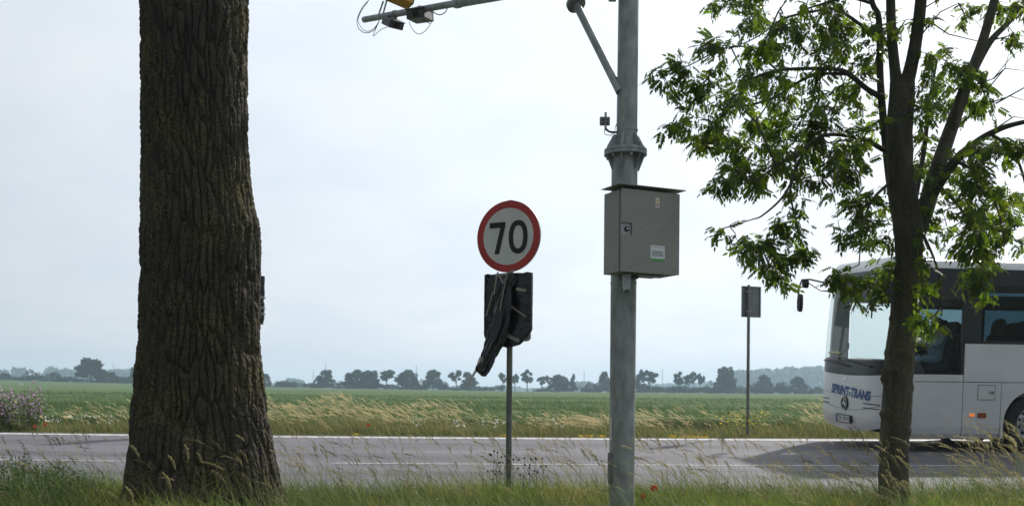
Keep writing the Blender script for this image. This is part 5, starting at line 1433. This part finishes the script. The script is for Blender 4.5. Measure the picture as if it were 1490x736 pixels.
# ------------------------------------------------------------------ trees along the far side of the field
M_far = leaf_mat('far_foliage', (1, 1, 1), (1, 1.1, .6), .3, .7)
M_fbark = mat('far_bark', (.05, .045, .04), .9, var=.3, scale=2)
def leaf_cards(c, n, size, tint, flat=.8):
    d = rng.normal(0, 1, (n, 3)); tv = np.array([[-.5, -.35, 0], [.5, -.4, .1], [.42, .4, 0], [-.45, .42, .12]]); tf = np.array([[0, 1, 2, 3]])
    V, F = scatter(tv, tf, c, rot_from(d, rng.random(n) * 6.28), size * (.6 + .8 * rng.random(n)))
    col = np.array(tint)[None] * (.6 + .8 * rng.random((n, 1)))
    return V, F, np.repeat(col, 4, 0)
def make_far_tree(kind, seed):
    """unit tree: height 1, returns meshes for trunk and crown"""
    global rng
    keep = rng; rng = np.random.default_rng(seed)
    mb = MB(); clumps = []
    if kind == 'bush':
        trunk_h = .1
        for k in range(13):
            a, r_ = rng.random() * 6.28, rng.random() ** .5 * .62
            z_ = .22 + rng.random() * (.62 - .45 * r_); clumps.append((r_ * math.cos(a), r_ * math.sin(a), z_, .20 + .1 * rng.random()))
        mb.tube([(0, 0, -.08), (.02, 0, .3)], [.03, .015], 6)
    else:
        th_ = {'round': .10, 'tall': .2, 'open': .45}[kind]
        bend = rng.normal(0, .04)
        mb.tube([(0, 0, -.06), (bend * .5, 0, th_ * .6), (bend, 0, th_ + .2), (bend, 0, .75)], [.035, .026, .02, .006], 7)
        nb = {'round': 30, 'tall': 22, 'open': 13}[kind]
        for k in range(nb):
            a = k * 2.4 + rng.random(); f_ = rng.random()
            z_ = th_ + .06 + (1 - th_ - .16) * f_
            w_ = {'round': .34, 'tall': .25, 'open': .30}[kind] * (math.sin(math.pi * (.16 + .70 * f_)) if kind == 'open' else math.sin(math.pi * (.36 + .52 * f_))) * (.55 + .55 * rng.random())
            clumps.append((bend + w_ * math.cos(a), w_ * math.sin(a), z_, {'round': .13, 'tall': .115, 'open': .085}[kind] * (.75 + .5 * rng.random())))
            mb.tube([(bend, 0, max(th_ * .8, z_ - .22)), (bend + w_ * .6 * math.cos(a), w_ * .6 * math.sin(a), z_ - .04), (bend + w_ * math.cos(a), w_ * math.sin(a), z_)], [.012, .008, .003], 5)
    pts = []
    per = {'bush': 60, 'round': 62, 'tall': 60, 'open': 62}[kind]
    for (x, y, z, r_) in clumps:
        u = rng.normal(0, 1, (per, 3)); u /= np.linalg.norm(u, axis=1, keepdims=True)
        q = np.array([x, y, z]) + u * (r_ * (.55 + .5 * rng.random((per, 1)))) * np.array([1.1, 1.1, .82])
        pts.append(q)
    pts = np.concatenate(pts); pts[:, 2] = np.maximum(pts[:, 2], .0 if kind == 'bush' else .1)
    V, F, c = leaf_cards(pts, len(pts), .072, (.024, .038, .018))
    rng = keep
    return mb, (V, F, c)
PROTO = {}
for kind in ('bush', 'round', 'tall', 'open'):
    PROTO[kind] = []
    for s in range(4):
        mb, (V, F, c) = make_far_tree(kind, 100 + s + 10 * len(kind))
        t_ = mb.build('trunk', M_fbark); cr_ = np_mesh('crown', V, F, M_far, col=c)
        PROTO[kind].append((t_.data, cr_.data)); bpy.data.objects.remove(t_); bpy.data.objects.remove(cr_)
far_list = [  # left, right, top row, kind, depth
    (-12, 18, 537, 'bush', 415), (33, 66, 535, 'bush', 418), (66, 90, 538, 'bush', 424), (88, 102, 546, 'bush', 420), (110, 155, 521, 'round', 412), (156, 186, 546, 'bush', 420), (188, 212, 533, 'round', 424),
    (376, 394, 543, 'round', 424), (394, 419, 549, 'bush', 418), (418, 434, 555, 'bush', 415), (464, 488, 538, 'round', 424), (448, 474, 554, 'bush', 418), (486, 507, 549, 'bush', 419), (496, 532, 538, 'round', 422), (522, 557, 539, 'round', 419),
    (548, 575, 537, 'open', 417), (574, 612, 538, 'round', 420), (603, 622, 549, 'bush', 416), (617, 645, 536, 'tall', 421), (628, 652, 550, 'bush', 415), (654, 676, 536, 'open', 416), (671, 697, 541, 'tall', 419), (690, 716, 562, 'bush', 416),
    (725, 739, 541, 'open', 417), (743, 757, 542, 'open', 420), (756, 779, 537, 'open', 415), (781, 796, 546, 'open', 417), (792, 804, 545, 'open', 420), (797, 832, 545, 'round', 416), (828, 838, 544, 'tall', 422),
    (846, 890, 553, 'bush', 417), (871, 890, 540, 'tall', 425), (880, 930, 549, 'bush', 419), (924, 941, 538, 'round', 422), (934, 958, 537, 'open', 416), (930, 966, 557, 'bush', 415), (960, 1002, 556, 'bush', 418), (976, 997, 540, 'open', 416), (994, 1010, 542, 'open', 420), (1003, 1014, 539, 'open', 424),
    (1012, 1025, 541, 'open', 417), (1026, 1044, 551, 'bush', 420), (1040, 1075, 534, 'round', 421), (998, 1040, 559, 'bush', 414), (1036, 1066, 560, 'bush', 414), (1062, 1094, 559, 'bush', 414), (1088, 1119, 552, 'bush', 417), (1128, 1159, 550, 'bush', 418), (1112, 1134, 559, 'bush', 414), (1154, 1180, 559, 'bush', 415), (1172, 1202, 560, 'bush', 415), (1200, 1240, 556, 'bush', 416), (1240, 1290, 550, 'round', 420), (1290, 1330, 545, 'round', 420),
    (10, 36, 546, 'bush', 418), (96, 114, 545, 'bush', 419), (150, 172, 541, 'round', 423), (455, 470, 546, 'round', 421), (1100, 1124, 545, 'round', 423), (1150, 1176, 547, 'round', 424),
    (205, 240, 535, 'round', 422), (238, 270, 548, 'bush', 418), (266, 300, 540, 'round', 421), (300, 334, 546, 'bush', 418), (330, 356, 539, 'tall', 421), (354, 380, 548, 'bush', 418)]
for a_, b_, lo_, hi_ in ((448, 722, 551, 560), (378, 446, 552, 558), (-10, 215, 545, 552), (846, 1205, 557, 563), (776, 846, 558, 564)):
    x_ = a_
    while x_ < b_:
        w_ = 16 + 22 * random.random(); far_list.append((x_, x_ + w_, lo_ + (hi_ - lo_) * random.random(), 'bush', 413 + 12 * random.random())); x_ += w_ * .72
lab = {'round': 'dense round-crowned dark tree in the row along the far field edge', 'tall': 'narrow upright tree in the row along the far field edge', 'open': 'slim tree with bare lower trunk and airy crown at the far field edge', 'bush': 'low dark bush filling the gaps at the far field edge'}
grp = {'round': 'round trees beyond the field', 'tall': 'narrow trees beyond the field', 'open': 'airy bare-trunked trees beyond the field', 'bush': 'bushes beyond the field'}
nm_ = {'round': 'field_tree', 'tall': 'field_tree', 'open': 'field_tree', 'bush': 'field_bush'}
for k, (xa, xb, yt, kind, d) in enumerate(far_list):
    top = P((xa + xb) / 2, yt, d); gz = float(ground_z(top.x, d)); hgt = max(top.z - gz, 2.0)
    wid = (xb - xa) / FPX * d
    wu = {'round': .86, 'tall': .68, 'open': .72, 'bush': 1.45}[kind]
    td, cd_ = PROTO[kind][k % 4]
    r_ = empty(nm_[kind], (top.x, d, gz - .1), lab[kind] if not (xa == 110) else 'tallest and broadest dark tree standing alone among bushes at the field edge', 'tree' if kind != 'bush' else 'bush', grp[kind])
    r_.scale = (wid / wu, wid / wu, hgt / .98)
    r_.rotation_euler.z = random.random() * 6.28
    for dat, nn_ in ((td, 'trunk'), (cd_, 'crown')):
        o = bpy.data.objects.new(nn_, dat); link(o, r_)

# distant woods, seen as one mass
def wood(name, segs, d, dep, label):
    pts = []; sz = []
    for (xa, xb, ya, yb) in segs:
        n = int((xb - xa) * 26)
        x = xa + (xb - xa) * rng.random(n)
        topy = ya + (yb - ya) * (x - xa) / max(xb - xa, 1)
        lump = (fbm(np.stack([x * .16, 0 * x + xa, 0 * x], -1), 3, 6) - .5) * 9
        edge = np.minimum(smooth(0, 5, x - xa), smooth(0, 5, xb - x))
        base = 573.0 + 0 * x
        f_ = rng.random(n) ** .8
        dd = d + dep * rng.random(n)
        yy = base - (base - (topy + lump * .5)) * f_ * (.35 + .65 * edge)
        u = (x - CX) / FPX; v = (HZ - yy) / FPX
        pts.append(np.stack([(u * math.cos(ROLL) - v * math.sin(ROLL)) * dd, dd, EYE + (u * math.sin(ROLL) + v * math.cos(ROLL)) * dd], -1))
    pts = np.concatenate(pts)
    V, F, c = leaf_cards(pts, len(pts), d / 330.0, (.045, .07, .032))
    tag(np_mesh(name, V, F, M_far, col=c), label, 'woodland', kind='stuff')
wood('distant_wood', [(-60, 16, 540, 538), (14, 42, 535, 537), (62, 116, 534, 540), (116, 155, 541, 541), (152, 215, 538, 537), (205, 380, 545, 552), (412, 446, 551, 555), (832, 868, 556, 556), (1050, 1200, 541, 533), (1195, 1560, 534, 532)], 1050, 120, 'hazy blue wood rising behind the trees of the field edge')
wood('distant_tree_belt', [(690, 760, 565, 564), (745, 860, 566, 564), (430, 720, 563, 566), (900, 1080, 562, 556)], 1500, 150, 'faint pale belt of woodland along the horizon')

# masts on the horizon
mast = MB()
for (sx, sy) in ((-1, -1), (1, -1), (0, 1)):
    mast.tube([(sx * .55, sy * .5, -.5), (sx * .2, sy * .2, 24)], .13, 4)
for k in range(12):
    z_ = 1 + k * 2; s = .55 - .35 * z_ / 24
    mast.tube([(-s, -s * .9, z_), (s, -s * .9, z_ + 1.6)], .06, 4); mast.tube([(s, -s * .9, z_), (0, s * .9, z_ + 1.6)], .06, 4)
mo = mast.build('radio_mast', M_steel)
for k, (px, py) in enumerate(((474, 529), (456, 538), (1055, 530), (850, 539), (964, 536), (165, 528))):
    if k == 2: px, py = 606, 532
    d = 1000.0; t_ = P(px, py, d); gz = float(ground_z(t_.x, d))
    o = mo if k == 0 else mo.copy()
    if k: COL.objects.link(o)
    o.location = (t_.x, d, gz); o.scale = (.8, .8, (t_.z - gz) / 24.0)
    tag(o, 'thin grey lattice mast rising faintly on the hazy horizon', 'mast', 'masts on the horizon')

# ------------------------------------------------------------------ flowers and weeds
def petal_disc(n=5, cup=.25):
    vs, fs = [], []
    for k in range(n):
        a = 2 * math.pi * k / n; b0 = len(vs); da_ = math.pi / n * 1.1
        for rr_, aa, zz_ in ((.08, a, 0), (.75, a - da_, cup * .8), (1, a, cup), (.75, a + da_, cup * .8)):
            vs.append((rr_ * math.cos(aa), rr_ * math.sin(aa), zz_))
        fs.append((b0, b0 + 1, b0 + 2, b0 + 3))
    return np.array(vs), np.array(fs)
LV = np.array([[0, 0, 0], [.32, .42, .06], [0, 1, -.1], [-.32, .42, .06]]); LF = np.array([[0, 1, 2, 3]])
M_petal = leaf_mat('petal', (1, 1, 1), (1, 1, 1), .4, .6)
DV, DF = petal_disc()

def mallow(loc_, nst, spread, hgt, label, group):
    root = empty('mallow_plant', loc_, label, 'plant', group)
    st_ = MB(); fp, lp = [], []
    for k in range(nst):
        a = random.random() * 6.28; r_ = spread * math.sqrt(random.random()); h = hgt * (.6 + .45 * random.random())
        p0 = Vector((r_ * .5 * math.cos(a), r_ * .5 * math.sin(a), -.03)); p2 = Vector((r_ * math.cos(a) - .05, r_ * math.sin(a), h)); p1 = (p0 + p2) / 2 + Vector((.03 * math.cos(a), 0, 0))
        st_.tube([p0, p1, p2], [.007, .005, .002], 5)
        for j in range(38):
            f_ = random.random(); q = p0.lerp(p2, f_) + Vector((random.gauss(0, .06), random.gauss(0, .06), random.gauss(0, .03)))
            lp.append(tuple(q)) if f_ < .8 else None
        for j in range(9):
            f_ = .42 + .6 * random.random() ** .8; w_ = .075 * (1.25 - f_)
            fp.append(tuple(p0.lerp(p2, f_) + Vector((random.gauss(0, .03 + w_), random.gauss(0, .03 + w_), random.gauss(0, .02)))))
    st_.build('stem', mat('mallow_stem', (.10, .14, .05), .8), root)
    lp, fp = np.array(lp), np.array(fp)
    V, F = scatter(LV, LF, lp, rot_from(rng.normal(0, 1, lp.shape), rng.random(len(lp)) * 6.28), .065 * (.6 + .7 * rng.random(len(lp))))
    np_mesh('foliage', V, F, M_grass, root, col=np.repeat(np.array([[.10, .15, .05]]) * (.7 + .7 * rng.random((len(lp), 1))), 4, 0))
    V, F = scatter(DV, DF, fp, rot_from(rng.normal(0, 1, fp.shape) + np.array([0, -1, 0]), rng.random(len(fp)) * 6.28), .024 * (.7 + .6 * rng.random(len(fp))))
    np_mesh('blossom', V, F, M_petal, root, col=np.repeat(np.array([[.58, .33, .57]]) * (.7 + .6 * rng.random((len(fp), 1))), len(DV), 0))
for (px, sp_, hh, ns) in ((2, .35, 1.05, 15), (22, .30, .92, 13), (47, .34, 1.08, 17), (-25, .4, 1.0, 14)):
    x0 = (px - CX) / FPX * 21.0; y0 = float(yfar(x0)) + 1.05
    mallow((x0, y0, float(ground_z(x0, y0))), ns, sp_, hh, 'tall pink flowering mallow plant in the bank of blossom on the far verge', 'pink mallows on the far verge')

def scatter_flowers(name, pts, size, colr, label, cat='flowers', stem_h=None, kind='stuff', flat=True):
    pts = np.array(pts); n = len(pts)
    d = rng.normal(0, .35, (n, 3)) + np.array([0, -1.0, 0])
    V, F = scatter(DV, DF, pts, rot_from(d, rng.random(n) * 6.28), size * (.7 + .6 * rng.random(n)))
    tag(np_mesh(name, V, F, M_petal, col=np.repeat(np.array([colr]) * (.75 + .4 * rng.random((n, 1))), len(DV), 0)), label, cat, kind=kind)
def verge_pts(cols, v0, v1, z0, z1, n, sx=.25):
    out = []
    for c_ in cols:
        x0 = (c_ - CX) / FPX * 21.2
        for k in range(n):
            x = x0 + random.gauss(0, sx); y = float(yfar(x)) + v0 + (v1 - v0) * random.random()
            out.append((x, y, float(ground_z(x, y)) + z0 + (z1 - z0) * random.random()))
    return out
scatter_flowers('yarrow_blossom', verge_pts([66, 90, 115, 145, 172, 612, 668, 674, 704, 724, 736, 806], .8, 1.5, .24, .40, 13, .06), .026, (.80, .80, .74), 'flat white yarrow heads scattered through the far verge grass')
scatter_flowers('stonecrop_blossom', verge_pts([532, 735, 840, 856, 870, 968, 985, 1000, 1012], .38, .52, .05, .11, 26, .05), .024, (.72, .52, .02), 'low bright yellow stonecrop mats along the far road edge')
scatter_flowers('mustard_blossom', verge_pts([1065, 1075, 1085, 1100, 1105], 1.0, 1.6, .30, .62, 34, .15), .02, (.75, .62, .05), 'loose yellow blossom around the foot of the grey-backed sign')
scatter_flowers('verge_daisy', [(x, y, float(ground_z(x, y)) + .22 + .16 * random.random()) for x, y in zip(*near_pts(90, .2, 2.5, 7.5))], .010, (.75, .75, .6), 'tiny pale flowers sprinkled through the near verge grass')

# poppies, one by one
def poppy(px, py, d, size, label, group=None, colr=(.62, .05, .02)):
    q = P(px, py, d); gz = float(ground_z(q.x, d))
    r_ = empty('poppy', (q.x, d, gz), label, 'flower', group)
    hz_ = q.z - gz
    MB().tube([(.02, 0, -.02), (.03, 0, hz_ * .5), (.008, 0, hz_ * .85), (0, 0, hz_)], .0022, 5).build('stem', mat('poppy_stem', (.10, .15, .05), .8), r_)
    vs, fs = petal_disc(4, .55)
    V = []; F = []
    for a, tilt in ((0, R(55)), (.7, R(62))):
        Mx_ = Matrix.Translation((0, 0, hz_)) @ Matrix.Rotation(tilt, 4, 'X') @ Matrix.Rotation(a, 4, 'Z')
        F += [tuple(int(i) + len(V) for i in f) for f in fs]; V += [tuple(Mx_ @ (Vector(v) * size)) for v in vs]
    np_mesh('petal', np.array(V), np.array(F), M_petal, r_, col=np.tile(np.array([colr]), (len(V), 1)))
    MB().lathe([(0, .012), (.006, .010), (.007, 0), (0, -.004)], (0, -.006, hz_ + .004), (0, -.6, .8), 8).build('seed_capsule', M_ink, r_)
poppy(951, 711, 10.6, .042, 'red poppy standing higher beside the galvanised pole'); poppy(936, 723, 10.5, .034, 'half-closed red poppy low beside the galvanised pole', None, (.6, .08, .03))
for (a_, b_) in ((536, 619), (66, 618), (51, 621)):
    x0 = (a_ - CX) / FPX * 20.6
    poppy(a_, b_, float(yfar(x0)) + .85, .045, 'orange red poppy in the fringe of the far verge', 'poppies on the far verge', (.75, .16, .05))
# larkspur spikes
for (px, py) in ((512, 713), (824, 718)):
    q = P(px, py, 11.3); gz = float(ground_z(q.x, 11.3)); hz_ = q.z - gz
    r_ = empty('larkspur', (q.x, 11.3, gz), 'violet blue larkspur spike beside the bare fallen branch' if px < 600 else 'violet blue larkspur spike between signpost and thick pole', 'flower')
    MB().tube([(.0, 0, -.02), (.004, 0, hz_ * .6), (0, 0, hz_ + .06)], .003, 5).build('stem', mat('larkspur_stem', (.08, .13, .05), .8), r_)
    pt = np.array([(random.gauss(0, .022), random.gauss(0, .022), hz_ + .05 - .17 * random.random()) for k in range(16)])
    V, F = scatter(DV, DF, pt, rot_from(rng.normal(0, .6, pt.shape) + np.array([0, -1, 0]), rng.random(16) * 6.28), np.full(16, .015))
    np_mesh('blossom', V, F, M_petal, r_, col=np.tile(np.array([[.12, .08, .42]]), (len(V), 1)))
# dark knapweed stalks round the signpost
M_bud = mat('weed_bud', (.018, .015, .02), .8)
for k, (px, py) in enumerate(((719, 656), (724, 658), (735, 663), (763, 666), (779, 666), (789, 667), (747, 668), (771, 676), (728, 672))):
    d = 10.9 + .25 * (k % 3); q = P(px, py, d); gz = float(ground_z(q.x, d)); hz_ = q.z - gz
    r_ = empty('knapweed_stalk', (q.x, d, gz), 'thin dark knapweed stalk with black bud heads around the signpost foot', 'plant', 'knapweed stalks at the signpost')
    sm = MB(); hd = MB(); lv = MB()
    sm.tube([(random.gauss(0, .02), 0, -.02), (random.gauss(0, .012), 0, hz_ * .55), (0, 0, hz_)], [.004, .003, .002], 5)
    tipsL = [(0, 0, hz_)]
    for j in range(3):
        f_ = .5 + .14 * j; s = 1 if j % 2 else -1; e_ = (s * (.04 + .03 * random.random()), random.gauss(0, .02), hz_ * f_ + .11); sm.tube([(0, 0, hz_ * f_), (s * .02, 0, hz_ * f_ + .05), e_], [.0025, .002, .0015], 4); tipsL.append(e_)
    for t_ in tipsL: MB().lathe([(0, .014), (.008, .012), (.0105, 0), (.006, -.010), (0, -.012)], t_, (0, 0, 1), 8).build('bud', M_bud, r_, True)
    for j in range(10):
        f_ = .1 + .07 * j; s = 1 if j % 2 else -1; z_ = hz_ * f_; L_ = .07 * (1.1 - f_)
        lv.add([(0, 0, z_), (s * L_ * .5, -.008, z_ + .02), (s * L_, 0, z_ + .01), (s * L_ * .5, .008, z_ + .012)], [(0, 1, 2, 3)])
    sm.build('stem', mat('weed_stem', (.05, .065, .03), .9), r_); lv.build('leaf', mat('weed_leaf', (.06, .09, .04), .8), r_)

# leafy weeds filling the verge corner on the left, and taller leafy stalks along it
def weed(x, y, h, nst, label, group):
    gz = float(ground_z(x, y)); r_ = empty('leafy_weed', (x, y, gz), label, 'plant', group)
    sm = MB(); lp = []
    for k in range(nst):
        a = random.random() * 6.28; hh = h * (.6 + .45 * random.random()); e_ = Vector((.16 * math.cos(a), .16 * math.sin(a), hh)); o0 = Vector((.04 * math.cos(a), .04 * math.sin(a), -.02))
        sm.tube([o0, (o0 + e_) / 2 + Vector((.02, 0, 0)), e_], [.004, .003, .0015], 4)
        for j in range(46):
            f_ = .15 + .85 * random.random(); lp.append(tuple(o0.lerp(e_, f_) + Vector((random.gauss(0, .045), random.gauss(0, .045), random.gauss(0, .02)))))
    sm.build('stem', mat('leafy_stem', (.07, .10, .04), .85), r_)
    lp = np.array(lp); V, F = scatter(LV, LF, lp, rot_from(rng.normal(0, 1, lp.shape), rng.random(len(lp)) * 6.28), .030 * (.5 + .8 * rng.random(len(lp))))
    np_mesh('foliage', V, F, M_grass, r_, col=np.repeat(np.array([[.085, .145, .045]]) * (.6 + .8 * rng.random((len(lp), 1))), 4, 0))
for k in range(26):
    px = 2 + 132 * (k / 26.0) + random.gauss(0, 6); d = 10.2 + 1.7 * random.random()
    top = np.interp(px, [0, 60, 110, 140], [664, 672, 684, 700]) + random.gauss(0, 7)
    q = P(px, top, d); gz = float(ground_z(q.x, d)); weed(q.x, d, max(q.z - gz, .2), 6, 'bushy green small-leaved weed in the thicket left of the old trunk', 'green weeds left of the old trunk')
for (px, top, d) in ((598, 700, 11.6), (1065, 705, 11.2), (1040, 700, 11.4), (1465, 690, 11.2), (1440, 698, 11.6), (985, 705, 11.5)):
    q = P(px, top, d); gz = float(ground_z(q.x, d)); weed(q.x, d, max(q.z - gz, .2), 4, 'small leafy weed standing among the seed grass of the near verge', 'scattered weeds on the near verge')

# fallen branch
fb = P(590, 722, 11.4); gz = float(ground_z(fb.x, 11.4))
br = empty('fallen_branch', (fb.x, 11.4, gz), 'bare dark fallen branch lying in the verge grass', 'branch')
M_dead = mat('dead_wood', (.035, .028, .022), .9, var=.4, scale=14, bump=.004, bscale=40)
def bl(a_, b_, d=11.4): 
    w = P(a_, b_, d) - Vector((fb.x, 11.4, gz)); return w
MB().tube([bl(545, 745), bl(562, 727), bl(575, 723), bl(590, 723), bl(602, 722), bl(611, 719), bl(613, 709)], [.022, .020, .018, .016, .017, .018, .012], 8).build('bough', M_dead, br, True)
MB().tube([bl(560, 728), bl(548, 720), bl(541, 722), bl(535, 719)], [.010, .008, .006, .003], 6).build('side_twig', M_dead, br, True)
MB().tube([bl(575, 724), bl(570, 733), bl(560, 745)], [.012, .010, .008], 6).build('side_twig', M_dead, br, True)
MB().tube([bl(468, 742), bl(458, 730), bl(450, 722)], [.012, .010, .004], 6).build('side_twig', M_dead, br, True)

# ------------------------------------------------------------------ air
hz = bpy.data.materials.new('haze_air'); hz.use_nodes = True
nt = hz.node_tree; nt.nodes.clear()
vo = nt.nodes.new('ShaderNodeVolumePrincipled'); ou = nt.nodes.new('ShaderNodeOutputMaterial')
vo.inputs['Color'].default_value = (.62, .82, 1.0, 1); vo.inputs['Density'].default_value = .0005; vo.inputs['Anisotropy'].default_value = .2
nt.links.new(vo.outputs[0], ou.inputs['Volume'])
hb = MB().box(-1500, 1500, -60, 2300, -8, 40).build('haze', hz)
tag(hb, 'pale summer haze lying over the fields', 'haze', kind='stuff')
